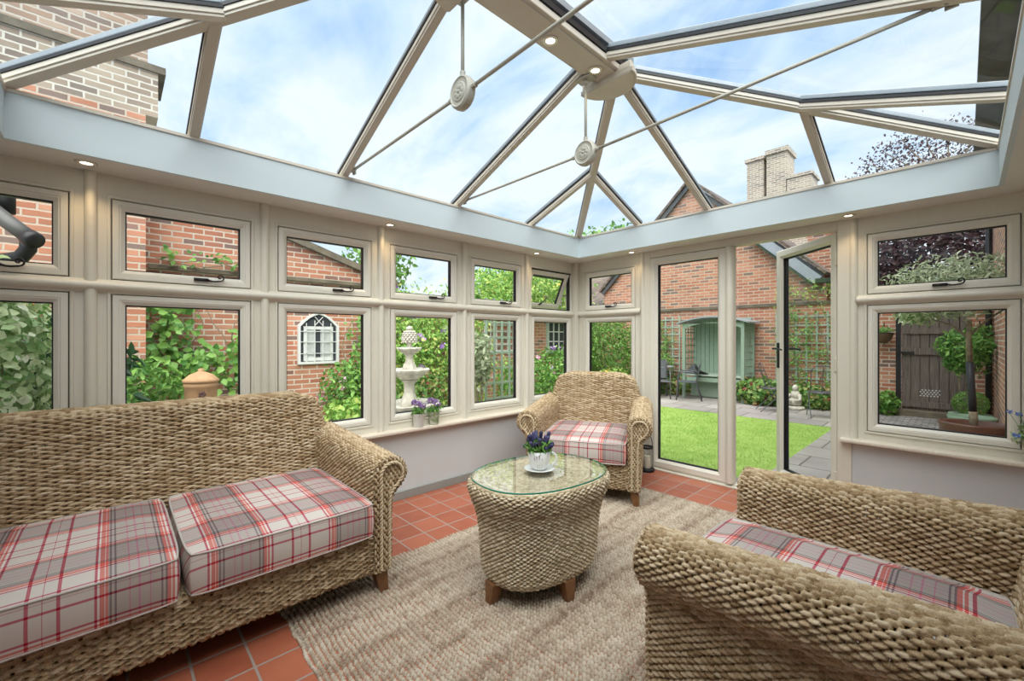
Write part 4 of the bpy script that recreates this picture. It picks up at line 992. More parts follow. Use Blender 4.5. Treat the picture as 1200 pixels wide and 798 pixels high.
# grass blades over the part of the lawn the doors look onto
n = 42000; gx = rng.uniform(-2.6, 1.70, n); gy = .34+(4.42-.34)*rng.uniform(0, 1, n)**1.15; mb = MB()
h = rng.uniform(.012, .028, n); a = rng.uniform(0, 2*PI, n); w = .0022
b0 = np.stack([gx-w*np.cos(a), gy-w*np.sin(a), np.full(n, ZG-.006)], 1); b1 = np.stack([gx+w*np.cos(a), gy+w*np.sin(a), np.full(n, ZG-.006)], 1)
lx, ly = rng.normal(0, .012, (2, n)); t1 = np.stack([gx+lx+w*.3, gy+ly, ZG-.006+h], 1); t0 = np.stack([gx+lx-w*.3, gy+ly, ZG-.006+h], 1)
v = np.stack([b0, b1, t1, t0], 1).reshape(-1, 3); mb.add(v, np.arange(4*n).reshape(n, 4), np.repeat(rng.uniform(0, 1, n)*.6+.4*(.5+.5*np.sin(gx*5+np.sin(gy*3)*2)), 4))
o = finish(mb, 'grass', leafmat('grass_blades', (.24,.40,.06), (.52,.68,.20), trans=.3)); tag(o, 'short bright grass blades covering the lawn', 'grass', kind='stuff')
mesh_thing(MB().box((-6,4.42,ZG-.03), (1.70,7.0,ZG)), 'paving', PAVE, 'grey stone slab path beyond the lawn', 'path', kind='structure')
mesh_thing(MB().box((1.70,.32,ZG-.03), (3.45,5.0,ZG)), 'paving', PAVE, 'grey paved terrace right of the lawn', 'path', kind='structure')
mesh_thing(MB().box((1.70,5.0,ZG-.03), (3.45,7.0,ZG)), 'paving', COBBLE, 'grey stone setts in front of the old wooden gate', 'path', kind='structure')
mesh_thing(MB().box((-3.9,-8,ZG-.03), (-.30,.30,ZG+.0)), 'paving', PAVE, 'grey slab path outside the left windows', 'path', kind='structure')
mesh_thing(MB().box((.90,.075,ZG-.03), (2.53,.42,-.03)), 'door_step', PAVE, 'grey stone step outside the garden doors', 'step', kind='structure')

# back wall: gable end of the neighbouring building
YB = 6.9; GP = (-1.69, 5.22); GL = (-4.35, 2.63); GR = (1.10, 2.58)
mb = MB(); mb.prism([(GL[0], ZG-.05), (GR[0], ZG-.05), GR, GP, GL], 1, YB, YB+.3)
mesh_thing(mb, 'gable_wall', BRICKF, 'red brick gable end of the building beyond the lawn', 'wall', kind='structure')
mb = MB(); mb.prism([(GR[0], ZG-.05), (2.29, ZG-.05), (2.29, 2.02), (GR[0], 2.02)], 1, YB, YB+.3); mb.prism([(3.08, ZG-.05), (3.46, ZG-.05), (3.46, 2.02), (3.08, 2.02)], 1, YB, YB+.3); mb.prism([(2.29, 1.90), (3.08, 1.90), (3.08, 2.02), (2.29, 2.02)], 1, YB, YB+.3)
mesh_thing(mb, 'garden_wall', BRICK, 'red brick wall on both sides of the old wooden gate', 'wall', kind='structure')
mesh_thing(MB().box((GR[0],YB-.03,2.02), (3.46,YB+.33,2.08)), 'wall_coping', COPING, 'stone coping on the wall over the old wooden gate', 'coping', kind='structure')
mesh_thing(MB().box((-4.4,YB-.045,2.02), (1.70,YB,2.085)), 'string_course', COPING, 'weathered stone ledge running across the far brick gable', 'ledge', kind='structure')
def verge(a, b, w, y0, y1, up=0):
    d = (Vector((b[0]-a[0], b[1]-a[1]))).normalized(); nrm = Vector((-d.y, d.x)); nrm = nrm if nrm.y > 0 else -nrm
    p = [Vector(a)+nrm*up, Vector(b)+nrm*up]; return [tuple(p[0]), tuple(p[1]), tuple(p[1]+nrm*w), tuple(p[0]+nrm*w)], y0, y1
vg = thing('gable_roof', 'slate roof with dark verge boards on the far gable', 'roof', (0, 0, 0), kind='structure')
for a, b in ((GL, GP), (GP, GR)):
    q, y0, y1 = verge(a, b, .10, YB-.10, YB-.06, -.04); MB().prism(q, 1, y0, y1).build('verge_board', SOOT, vg)
    q, y0, y1 = verge(a, b, .06, YB-.16, YB+4, .07); MB().prism(q, 1, y0, y1).build('roof_slope', ROOFT, vg)
q, y0, y1 = verge((-.2, 3.83), GR, .20, YB-.16, YB-.13, -.20); MB().prism(q, 1, y0, y1).build('lead_flashing', LEAD, vg)
q, y0, y1 = verge((-.2, 3.83), GR, .05, YB-.20, YB-.12, -.24); MB().prism(q, 1, y0, y1).build('green_edge', mat('mossy_edge', (.05,.085,.05), .8, var=.4), vg)
MB().box((GR[0]-.10, YB-.22, GR[1]-.13), (GR[0]+.55, YB-.02, GR[1]-.04)).build('gutter', bpy.data.materials['mossy_edge'], vg)
mesh_thing(MB().box((.55,YB+1.2,ZG), (1.36,YB+1.5,3.95)), 'house_wall', BRICK, 'red brick wall of a taller house behind the gable roof', 'wall', kind='structure')
# lower tiled roof to the left of the gable
mb = MB(); mb.prism([(YB+.1, 2.30), (YB+2.6, 3.60), (YB+2.6, 3.50), (YB+.1, 2.20)], 0, -8.5, -4.1)
mesh_thing(mb, 'tiled_roof', ROOFT, 'brown tiled roof left of the far brick gable', 'roof', kind='structure')
mesh_thing(MB().box((-8.5,YB+.3,ZG), (-4.2,YB+.5,2.3)), 'low_wall', BRICKF, 'brick wall under the brown tiled roof', 'wall', kind='structure')
# chimneys and far gable on the skyline
ck = thing('chimney_stack', 'pale brick chimney stack with two shafts against the sky', 'chimney', (-1.5, 14, 0))
mb = MB(); mb.box((-1.00,-.5,6.3), (-.44,.5,7.95)); mb.box((-.34,-.5,6.3), (.30,.5,8.02)); mb.box((.28,-.5,ZG), (1.02,.5,7.0)); mb.box((-1.00,-.5,ZG), (.28,.5,6.5)); mb.build('shafts', BRICKP, ck)
for a, b in (((-1.06,-.56,7.90), (-.41,.56,8.02)), ((-.37,-.56,7.97), (.36,.56,8.14)), ((.28,-.54,6.95), (1.08,.54,7.06))): MB().box(a, b).build('corbel', BRICKP, ck)
# left garden wall, stepping down from the gable of the outbuilding
mb = MB(); XB = -3.9
mb.prism([(-8.5, ZG-.05), (-.30, ZG-.05), (-.30, 2.26), (-8.5, 4.85)], 0, XB-.3, XB)
mesh_thing(mb, 'outbuilding_wall', BRICK, 'red brick outbuilding wall with a sloping top outside the left windows', 'wall', kind='structure')
mb = MB(); mb.prism([(-8.5, 4.83), (-.22, 2.22), (-.22, 2.32), (-8.5, 4.95)], 0, XB-.4, XB+.09)
mesh_thing(mb, 'wall_coping', COPING, 'mossy sloping coping on the outbuilding wall', 'coping', kind='structure')
mesh_thing(MB().box((XB,-3.62,2.18), (XB+.06,-.30,2.235)), 'string_course', COPING, 'weathered stone ledge across the outbuilding wall', 'ledge', kind='structure')
mesh_thing(MB().box((XB-.3,-.30,ZG-.05), (XB,YB+.2,1.98)), 'garden_wall', BRICKF, 'low red brick garden wall beyond the sage post and trellis', 'wall', kind='structure')
mesh_thing(MB().box((XB,-8.5,ZG-.05), (-3.4,-3.66,3.9)), 'brick_pier', BRICKF, 'projecting brick pier left of the vine', 'wall', kind='structure')
st = thing('chimney_breast', 'tall pale brick chimney breast seen through the roof glass at upper left', 'chimney', (-3.75, -5.5, 0), kind='structure')
MB().box((-.35,-2.5,3.9), (.35,1.95,4.42)).build('shoulder', BRICKP, st); MB().box((-.33,-2.5,4.47), (.30,1.86,8.5)).build('shaft', BROWNB, st)
MB().box((-.38,-2.53,4.42), (.38,2.02,4.50)).build('corbel', COPING, st)
# house running out from the right-hand side
mesh_thing(MB().box((3.46,.32,ZG-.05), (7.5,YB+.3,8.5)), 'house_wall', BRICK, 'red brick side wall of the house at the right edge', 'wall', kind='structure')
mesh_thing(MB().box((3.22,.32,4.2), (3.50,YB+.3,4.32)), 'eaves_board', SOOT, 'dark eaves board along the house on the right', 'eaves', kind='structure')
MBx = MB().tube([(3.40, 6.80, ZG), (3.40, 6.80, 3.6)], .04, 10); mesh_thing(MBx, 'downpipe', IRON, 'black downpipe in the corner right of the old wooden gate', 'downpipe', smooth=True)

# black pipework outside the leftmost window
pp = thing('soil_pipe', 'grey black cast pipe with an elbow outside the leftmost window', 'pipe', (-.75, -4.24, 0))
def D_(u, v, d):
    X = (u-600)/498.2; Y = (396.5-v)/498.2; cy_, sy__ = math.cos(.8165), math.sin(.8165)
    return (3.12+d*(-sy__+X*cy_), -3.942+d*(cy_+X*sy__), 1.3+d*Y)
mb = MB(); o3 = Vector((-.75, -4.24, 0)); q = lambda u, v, d=3.0: (Vector(D_(u, v, d))-o3)[:]
MB().tube([q(-40,225), q(-12,243), q(12,262), q(36,279)], .050, 14).build('branch', mat('pipe_grey', (.075,.075,.07), .45), pp, smooth=True)
MB().tube([q(33,277), q(39,281), q(43,283)], [.058,.060,.054], 14).build('collar', IRON, pp, smooth=True)
MB().tube([q(34,279,3.04), q(33,292,3.05), q(25,301,3.05), q(8,304,3.05), q(-30,306,3.05)], .046, 12).build('bend', IRON, pp, smooth=True)
MB().tube([q(8,214,3.1), q(8,250,3.1)], .045, 12).build('downpipe', IRON, pp, smooth=True)
MB().tube([q(-60,306,3.05), (q(-60,306,3.05)[0], q(-60,306,3.05)[1], ZG)], .046, 12).build('riser', IRON, pp, smooth=True)

# ---- fountain
fx, fy = -2.24, -.89
ft = thing('stone_fountain', 'pale stone tiered fountain with a pineapple finial outside the left windows', 'fountain', (fx, fy, ZG))
def bowl(mb, z, r, h, lobes=9):
    sc = lambda R, k: (lambda a: R*(1+k*math.cos(lobes*a)))
    mb.lathe([(.05, z-h), (r*.30, z-h), (sc(r*.62, .02), z-h*.72), (sc(r*.90, .05), z-h*.25), (sc(r, .075), z), (sc(r*.99, .075), z+.018), (sc(r*.86, .05), z-.01), (r*.4, z-h*.35), (0, z-h*.4)], 90); return mb
bowl(MB(), .50, .42, .16).build('lower_bowl', STONE, ft, smooth=True)
bowl(MB(), .975, .275, .145).build('middle_bowl', STONE, ft, smooth=True)
bowl(MB(), 1.275, .165, .085).build('upper_bowl', STONE, ft, smooth=True)
MB().lathe([(0,0), (.30,0), (.30,.05), (.24,.08), (.16,.12), (.13,.25), (.17,.34)], 40).build('base', STONE, ft, smooth=True)
MB().lathe([(.10,.42), (.12,.45), (lambda a: .12*(1+.06*math.cos(8*a)),.52), (lambda a: .095*(1+.06*math.cos(8*a)),.60), (.075,.66), (.075,.78), (.12,.84)], 48).build('lower_stem', STONE, ft, smooth=True)
MB().lathe([(.07,.86), (.075,.92), (lambda a: .095*(1+.07*math.cos(8*a)),.98), (lambda a: .085*(1+.07*math.cos(8*a)),1.04), (.055,1.10), (.05,1.17), (.08,1.2)], 48).build('upper_stem', STONE, ft, smooth=True)
mb = MB().lathe([(.05,1.19), (.04,1.26), (.035,1.33), (.05,1.36), (.035,1.37)], 24)
mb.lathe([(.02,1.35), (.085,1.365), (.095,1.42), (.085,1.48), (.055,1.525), (.02,1.54)], 28)
for i in range(6):
    for k in range(12):
        z = 1.37+i*.028; r = .098*math.sqrt(max(.05, 1-((z-1.41)/.14)**2)); a = 2*PI*(k+.5*(i % 2))/12; mb.ball((r*math.cos(a), r*math.sin(a), z), (.018,.018,.017), 8, 6)
mb.lathe([(.03,1.535), (.05,1.55), (.042,1.575), (.02,1.59), (.0,1.60)], 16)
mb.build('pineapple_finial', STONE, ft, smooth=True)

# ---- chimney pot planter
cp = thing('chimney_pot', 'buff terracotta chimney pot with a domed lid behind the sofa, outside', 'chimney pot', (-2.41, -3.26, ZG))
MB().lathe([(0,0), (.20,0), (.20,.06), (.165,.10), (.150,.60), (.140,.90), (.150,.91), (.150,.945), (.135,.96)], 36).build('shaft', TERRA, cp, smooth=True)
MB().lathe([(.150,.955), (.162,.965), (.160,.985), (.13,1.01), (.10,1.04), (.05,1.06), (.025,1.075), (.030,1.095), (.0,1.105)], 36).build('domed_lid', TERRA, cp, smooth=True)
mb = MB()
for a0, z in ((-.35, .78), (-.05, .84), (.2, .76)):
    for k in range(5):
        a = a0+.13*math.cos(k*1.26); mb.ball((.146*math.cos(a), .146*math.sin(a), z+.02*math.sin(k*1.26)), (.012,.018,.016), 6, 5)
mb.build('flower_relief', mat('relief_brown', (.12,.06,.05), .7), cp)

# ---- garden bench arbour
ab = thing('bench_arbour', 'sage green painted arbour seat with an arched roof against the brick gable', 'arbour', (-.87, 6.45, ZG))
for x in (-.66, .66):
    for y in (-.30, .34): MB().box((x-.035,y-.035,0), (x+.035,y+.035,1.80)).build('post', SAGE, ab, bevel=.004)
mb = MB(); 
mb.box((-.64,.33,.05), (.64,.355,1.9)); bd = mb.build('back_board', SAGE, ab)
mb = MB()
for k in range(13): mb.box((-.63+k*.105-.004,.322,.06), (-.63+k*.105+.004,.331,1.88))
mb.build('board_grooves', mat('sage_groove', (.14,.22,.15), .7), bd)
MB().box((-.64,-.28,.53), (.64,.34,.57)).build('seat', SAGEL, ab, bevel=.006)
MB().box((-.62,-.26,.40), (.62,-.23,.50)).build('seat_apron', SAGE, ab, bevel=.004)
MB().box((-.62,.0,.02), (.62,.03,.40)).build('seat_panel', SAGE, ab)
arc = [(x, 1.76+.14*(1-(x/.80)**2)) for x in np.linspace(-.80, .80, 21)]
mb = MB(); mb.prism(arc+[(x, z+.03) for x, z in arc[::-1]], 1, -.42, .40); mb.build('roof', LEAD, ab)
mb = MB(); a2 = [(x, 1.64+.15*(1-(x/.66)**2)) for x in np.linspace(-.66, .66, 17)]; mb.prism([(-.66,1.77)]+[(.66,1.77)]+a2[::-1], 1, -.33, -.30); mb.build('arched_fascia', SAGE, ab)
for x in (-.66, .66):
    mb = MB()
    for k in range(4): mb.box((x-.006,-.26+k*.16,.6), (x+.006,-.235+k*.16,1.75))
    for k in range(8): mb.box((x-.008,-.28,.62+k*.155), (x+.008,.32,.645+k*.155))
    mb.build('side_lattice', SAGE, ab)
tc_ = thing('dark_cushion', 'dark tent-shaped cushion resting on the arbour seat', 'cushion', (-1.36, 6.28, ZG+.571))
MB().prism([(-.20,0), (.16,0), (.02,.23)], 1, -.09, .12).build('cover', MESHM, tc_, bevel=.015); MB().prism([(.02,0), (.34,0), (.33,.02), (.14,.08), (.03,.2)], 1, -.06, .06).build('flap', BLACK, tc_)

# ---- trellises
def trellis(name, x0, x1, z0, z1, y, label, nx, nz, m=SAGEL):
    t = thing(name, label, 'trellis', ((x0+x1)/2, y, z0))
    w = (x1-x0)/2; mb = MB()
    for k in range(nx): x = -w+2*w*k/(nx-1); mb.box((x-.018,-.022,0), (x+.018,-.008,z1-z0))
    mb.build('upright', m, t)
    mb = MB()
    for k in range(nz): z = (z1-z0)*(k+.5)/nz; mb.box((-w,-.036,z-.012), (w,-.022,z+.018))
    mb.build('crossbar', m, t); return t
trellis('garden_trellis', -2.75, -1.98, .35, 1.88, YB-.02, 'sage garden trellis left of the arbour seat', 5, 8)
trellis('garden_trellis', .25, 1.55, .35, 1.86, YB-.02, 'sage garden trellis seen through the open door', 8, 8)
def wall_climber(label, x0, x1, z0, z1, y, n, size, m, name='climbing_plant', axis=1, dens=None, group=None, depth=.14, clumps=26, asp=.5, flowers=None, cs=.17):
    """leaves in clumps over a wall; axis 1: wall faces -y at y; axis 0: wall faces +x at x=y"""
    c = (x0+x1)/2; base = (c, y, z0) if axis == 1 else (y, c, z0)
    t = thing(name, label, 'climbing plant', base, group=group)
    cxs = rng.uniform(x0, x1, clumps); czs = z0+(z1-z0)*rng.uniform(0, 1, clumps)**.9
    k = rng.integers(0, clumps, n); sx = cxs[k]+rng.normal(0, cs*.8, n); sz = czs[k]+rng.normal(0, cs, n)
    off = np.abs(rng.normal(0, depth, n))+.03; keep = (sz > z0) & (sx > x0-.15) & (sx < x1+.15); sx, sz, off = sx[keep], sz[keep], off[keep]; m_ = len(sx)
    if axis == 1: p = np.stack([sx-c, -off, sz-z0], 1); d = np.tile([0,-1,.45], (m_, 1))
    else: p = np.stack([off, sx-c, sz-z0], 1); d = np.tile([1,0,.45], (m_, 1))
    finish(leaf_cloud(MB(), p, d, size, jit=.45, asp=asp, droop=.6), 'foliage', m, t)
    mb = MB()
    for j in range(4):
        xs = (x0-c)+(x1-x0)*(j+.5)/4; pts = []
        for q in np.linspace(0, 1, 7):
            s = xs+.12*math.sin(q*7+j*2); z = q*(z1-z0)*.95
            pts.append((s, -.03, z) if axis == 1 else (.03, s, z))
        mb.tube(pts, [.012-.0012*i for i in range(7)], 5)
    mb.build('stem', BARK, t)
    if flowers:
        fm, fn, fs = flowers; q = rng.integers(0, m_, fn); pp = np.repeat(p[q]+d[q]*.05, 6, 0)+rng.normal(0, fs*.35, (fn*6, 3)); finish(leaf_cloud(MB(), pp, np.repeat(d[q], 6, 0), fs, asp=.85), 'blossom', fm, t)
    return t
wall_climber('climbing rose on the trellis behind the open door leaf', .3, 1.55, ZG, 1.95, YB-.06, 1100, .055, L_GREEN, clumps=60, cs=.10, asp=.6)
wall_climber('climber on the sage trellis left of the arbour seat', -2.8, -2.15, ZG+.1, 1.85, YB-.06, 1000, .06, L_GREEN, clumps=30, cs=.11)
wall_climber('yellow-green creeper on the wall above the string ledge', .35, 1.4, 2.1, 2.5, YB-.04, 300, .05, L_LIME, clumps=14, cs=.07)

# ---- low plants in front of the gable
def bed(label, c, rad, n, size, m, **kw): return shrub(label, c, rad, n, size, m, cat='plant', name='bedding_plant', stems=False, **kw)
bed('red-flecked low plant right of the arbour seat', (.10, 6.25, .10), (.50,.38,.36), 1500, .10, L_RED, asp=.8, bumps=4)
bed('red-flecked low plant under the right trellis', (1.0, 6.42, .05), (.50,.30,.32), 1100, .09, L_RED, asp=.8, bumps=4)
bed('low green plant left of the arbour seat', (-2.0, 6.5, .05), (.50,.25,.36), 900, .09, L_RED, asp=.8, bumps=4)
bed('green leafy plant at the foot of the brick beside the gate', (2.08, 6.6, .05), (.22,.2,.28), 330, .10, L_GREEN, asp=.8, bumps=4)
sta = thing('stone_statue', 'pale stone crouching statue among the plants behind the open door', 'statue', (.78, 6.05, ZG))
mb = MB(); mb.lathe([(0,0), (.20,0), (.20,.06), (.13,.08)], 20); mb.ball((0,0,.17), (.15,.12,.13)); mb.ball((.02,-.02,.33), (.10,.085,.12)); mb.tube([(-.09,-.04,.34), (-.13,-.13,.24), (-.03,-.17,.20)], [.04,.032,.028], 8); mb.tube([(.11,-.04,.34), (.14,-.13,.24), (.04,-.17,.20)], [.04,.032,.028], 8); mb.build('body', STONE, sta, smooth=True)
MB().ball((.02,-.03,.49), (.062,.068,.08)).build('head', STONE, sta, smooth=True); sta.scale = (.86, .86, .86)

# ---- metal garden chairs and table
def gchair(x, y, rz, label):
    t = thing('garden_chair', label, 'chair', (x, y, ZG), rz, group='grey metal garden chairs')
    for s in (-1, 1):
        MB().tube([(s*.26,-.24,0), (s*.26,-.22,.30), (s*.26,-.20,.60), (s*.26,-.12,.655), (s*.26,.10,.65), (s*.25,.20,.60)], .014, 8).build('front_leg', CHAIRM, t, smooth=True)
        MB().tube([(s*.25,.30,0), (s*.25,.22,.22), (s*.25,.18,.42), (s*.24,.26,.80), (s*.24,.28,.88)], .014, 8).build('rear_leg', CHAIRM, t, smooth=True)
    MB().box((-.245,-.22,.405), (.245,.20,.42)).build('seat', MESHM, t, bevel=.005)
    mb = MB(); M = Matrix.Translation((0,.215,.64)) @ Matrix.Rotation(math.radians(-12), 4, 'X'); mb.box((-.225,-.006,-.19), (.225,.006,.23), M); mb.build('backrest', MESHM, t, bevel=.004)
    MB().tube([(-.24,.28,.88), (.24,.28,.88)], .014, 8).build('top_rail', CHAIRM, t)
    MB().tube([(-.26,-.22,.40), (.26,-.22,.40)], .012, 8).build('front_rail', CHAIRM, t)
    return t
gchair(-1.93, 5.60, math.radians(35), 'grey metal garden chair at the left edge of the fixed door')
gchair(-1.30, 5.85, math.radians(-68), 'grey metal garden chair in front of the arbour, turned sideways')
gt_ = thing('garden_table', 'round metal garden table between the grey chairs', 'table', (-2.25, 6.15, ZG))
MB().lathe([(0,.70), (.42,.70), (.43,.705), (.43,.72), (0,.72)], 36).build('table_top', LEAD, gt_)
for k in range(3): a = k*2.09; MB().tube([(.30*math.cos(a), .30*math.sin(a), 0), (.12*math.cos(a), .12*math.sin(a), .35), (.28*math.cos(a), .28*math.sin(a), .70)], .012, 6).build('leg', CHAIRM, gt_)
bt = thing('bistro_chair', 'thin wire bistro chair seen through the open door leaf', 'chair', (1.35, 5.35, ZG), math.radians(200))
MB().lathe([(0,.44), (.20,.44), (.205,.45), (.20,.46), (0,.46)], 28).build('seat', CHAIRM, bt)
for s in (-1, 1):
    MB().tube([(s*.18,-.22,0), (s*.17,.05,.44), (s*.17,.20,.86)], .008, 6).build('leg', CHAIRM, bt); MB().tube([(s*.18,.25,0), (s*.17,-.05,.30), (s*.17,-.14,.45)], .008, 6).build('leg', CHAIRM, bt)
MB().tube([(-.17,.20,.86), (-.10,.21,.92), (0,.215,.94), (.10,.21,.92), (.17,.20,.86)], .008, 6).build('back_rail', CHAIRM, bt)
MB().tube([(.0,.12,.46), (0,.215,.93)], .006, 6).build('back_bar', CHAIRM, bt)
b2 = copy_tree(bt); b2.location = (.55, 5.45, ZG); b2.rotation_euler = (0, 0, math.radians(120)); b2['label'] = 'thin wire bistro chair nearest the pink disc, behind the door glass'
pk = thing('pink_disc', 'round pink mosaic disc hanging on the wall by the bistro chair', 'ornament', (.43, 6.80, .92))
M = Matrix.Rotation(PI/2, 4, 'X'); mb = MB().lathe([(0,-.012), (.15,-.012), (.16,0), (.15,.012), (0,.012)], 28); mb.v = [np.array([(M @ Vector(p))[:] for p in a]) for a in mb.v]; mb.build('plate', mat('pink_clay', (.55,.33,.28), .6, var=.2, vscale=25), pk)

# ---- old wooden gate
OLDW = grained('old_dark_boards', (.07,.055,.045), (.22,.18,.155), .8)
gtt = thing('old_gate', 'weathered dark wooden plank gate in the brick wall at the right', 'gate', (2.685, YB-.02, ZG))
mb = MB(); mb.box((-.375,.03,.06), (.375,.05,1.98))
for k in range(6): x = -.375+k*.125; mb.box((x+.004,0,.06), (x+.121,.035,1.98))
mb.build('planks', OLDW, gtt, bevel=.003)
for z, h in ((.15, .11), (1.12, .12), (1.50, .10), (1.86, .10)): MB().box((-.37,-.03,z), (.37,0,z+h)).build('cross_rail', OLDW, gtt, bevel=.003)
for x in (-.37, .30): MB().box((x,-.02,1.20), (x+.07,.0,1.96)).build('stile', OLDW, gtt)
mb = MB()
for k in range(6):
    for j in range(4): mb.box((-.13+k*.045+.022*(j % 2),-.004,.36+j*.035), (-.105+k*.045+.022*(j % 2),-.001,.38+j*.035))
mb.build('pierced_vent', mat('vent_white', (.6,.6,.58), .7), gtt)
for x in (-.42, .42): MB().box((x-.035,-.03,0), (x+.035,.04,2.0)).build('jamb', IRON if x < 0 else OLDW, gtt)
MB().box((-.45,-.06,1.135), (-.20,-.03,1.175)).build('hinge', IRON, gtt)
mesh_thing(MB().box((2.20,YB-.25,ZG), (3.15,YB,ZG+.10)), 'gate_step', COPING, 'worn stone step under the old wooden gate', 'step', kind='structure')
def basket(x, label):
    t = thing('hanging_basket', label, 'hanging basket', (x, YB-.22, 1.38), group='wall baskets beside the gate')
    MB().lathe([(0,-.17), (.06,-.165), (.12,-.11), (.155,-.02), (.165,.02), (.15,.02), (0,-.0)], 24).build('coir_liner', COIR, t, smooth=True)
    MB().tube([(.168*math.cos(a), .168*math.sin(a), .02) for a in np.linspace(0, 2*PI, 24, endpoint=False)], .007, 6, closed=True).build('wire_rim', IRON, t)
    MB().tube([(0,.22,.22), (0,.22,-.18), (0,.20,-.2)], .008, 6).build('bracket', IRON, t); MB().tube([(0,.22,.02), (0,.16,.02)], .008, 6).build('bracket_arm', IRON, t)
    p, d = blob_pts(120, (0,0,.07), (.15,.15,.07), .6); finish(leaf_cloud(MB(), p, d, .06), 'foliage', L_GREEN, t)
basket(2.06, 'coir wall basket on the brick left of the old gate'); basket(3.30, 'coir wall basket right of the old gate')

# ---- olive standard in a clay planter, box ball, bay bush
pl = thing('olive_tree', 'olive standard tree in a brown glazed planter outside the right window', 'tree', (3.19, 2.92, ZG))
MB().lathe([(0,0), (.34,0), (.36,.02), (.40,.45), (.415,.48), (.395,.50), (.365,.48), (.35,.41), (0,.41)], 44, sx=.68, sy=.56).build('planter', PLANTER, pl, smooth=True)
MB().lathe([(0,.425), (.33,.42)], 30, sx=.68, sy=.56).build('soil', SOIL, pl)
MB().ball((.13,-.205,.30), (.03,.008,.022), 12, 8).build('maker_plaque', mat('pale_plaque', (.55,.55,.55), .4), pl)
MB().tube([(0,0,.42), (-.005,0,.62)], .036, 10).build('bark_base', BARK, pl, smooth=True)
MB().tube([(-.005,0,.60), (-.02,0,.90), (-.03,.0,1.16)], .033, 10).build('trunk_wrap', WRAP, pl, smooth=True)
mb = MB(); mb.tube([(-.03,0,1.15), (-.04,0,1.45), (-.03,0,1.62)], [.028,.024,.018], 8); mb.tube([(-.04,0,1.42), (-.16,.03,1.56), (-.36,.05,1.66)], [.014,.010,.006], 6); mb.tube([(-.04,0,1.45), (.10,.05,1.62), (.24,.1,1.75)], [.014,.010,.006], 6); mb.build('branches', BARK, pl, smooth=True)
p, d = blob_pts(3400, (-.10,0,1.98), (.62,.50,.36), .8, 3); k = p[:, 2] > 1.62+.12*np.sin(p[:, 0]*9); finish(leaf_cloud(MB(), p[k], d[k], .075, asp=.26, jit=.9), 'foliage', L_SILV, pl)
p, d = blob_pts(500, (-.45,.05,1.70), (.22,.25,.13), .8, 3); finish(leaf_cloud(MB(), p, d, .07, asp=.26, jit=.9), 'hanging_foliage', L_VAR, pl)
bb = thing('box_ball', 'clipped round box plant in a sage green pot near the gate', 'plant', (3.18, 5.35, ZG))
MB().lathe([(0,0), (.17,0), (.20,.22), (.235,.25), (.235,.30), (.20,.30), (0,.27)], 32).build('pot', SAGEPOT, bb, smooth=True)
p, d = blob_pts(2200, (0,0,.45), (.195,.195,.19), .12); finish(leaf_cloud(MB(), p, d, .026, asp=.55, jit=.5), 'foliage', L_BOX, bb)
lp = thing('empty_pot', 'wide low sage green pot in front of the box ball', 'pot', (3.19, 4.75, ZG))
MB().lathe([(0,0), (.16,0), (.20,.24), (.235,.28), (.245,.33), (.225,.34), (.205,.31), (0,.30)], 36).build('bowl', SAGEPOT, lp, smooth=True); MB().lathe([(0,.305), (.20,.305)], 24).build('soil', SOIL, lp)
shrub('glossy green bay bush behind the olive trunk by the house corner', (3.13, 5.9, 1.10), (.31,.34,.36), 1700, .085, L_GREEN, asp=.42, z0=ZG, bumps=4)
shrub('dark copper beech hedge-tree over the wall behind the gate', (3.4, 9.9, 2.7), (2.6,1.2,1.6), 24000, .10, L_PURP, cat='tree', name='beech_tree', asp=.7, bumps=2)
bch = thing('beech_branches', 'thin leafy copper beech branches against the sky at upper right', 'tree', (3.0, 12.6, ZG))
mb = MB(); L_pts = []
for k in range(9):
    a = -.95+k*.2; b = (0, 0, 4.9); e = (-.3+3.0*math.sin(a)*.75, .3*math.cos(k), 4.9+2.3*math.cos(a)**.8)
    pts = [(b[0]+(e[0]-b[0])*t+.06*math.sin(t*9+k), b[1]+(e[1]-b[1])*t, b[2]+(e[2]-b[2])*t) for t in np.linspace(0, 1, 9)]; mb.tube(pts, [.04*(1-.11*i)+.004 for i in range(9)], 5)
    for q in pts[3:]:
        for _ in range(60): L_pts.append((q[0]+rng.normal(0, .15), q[1]+rng.normal(0, .2), q[2]+rng.normal(0, .11)))
mb.tube([(0,0,0), (0,0,5.0)], [.14,.07], 8); mb.build('branches', BARK, bch)
L_pts = np.array(L_pts); finish(leaf_cloud(MB(), L_pts, rng.normal(0, 1, L_pts.shape), .085, asp=.6), 'foliage', L_PURP, bch)

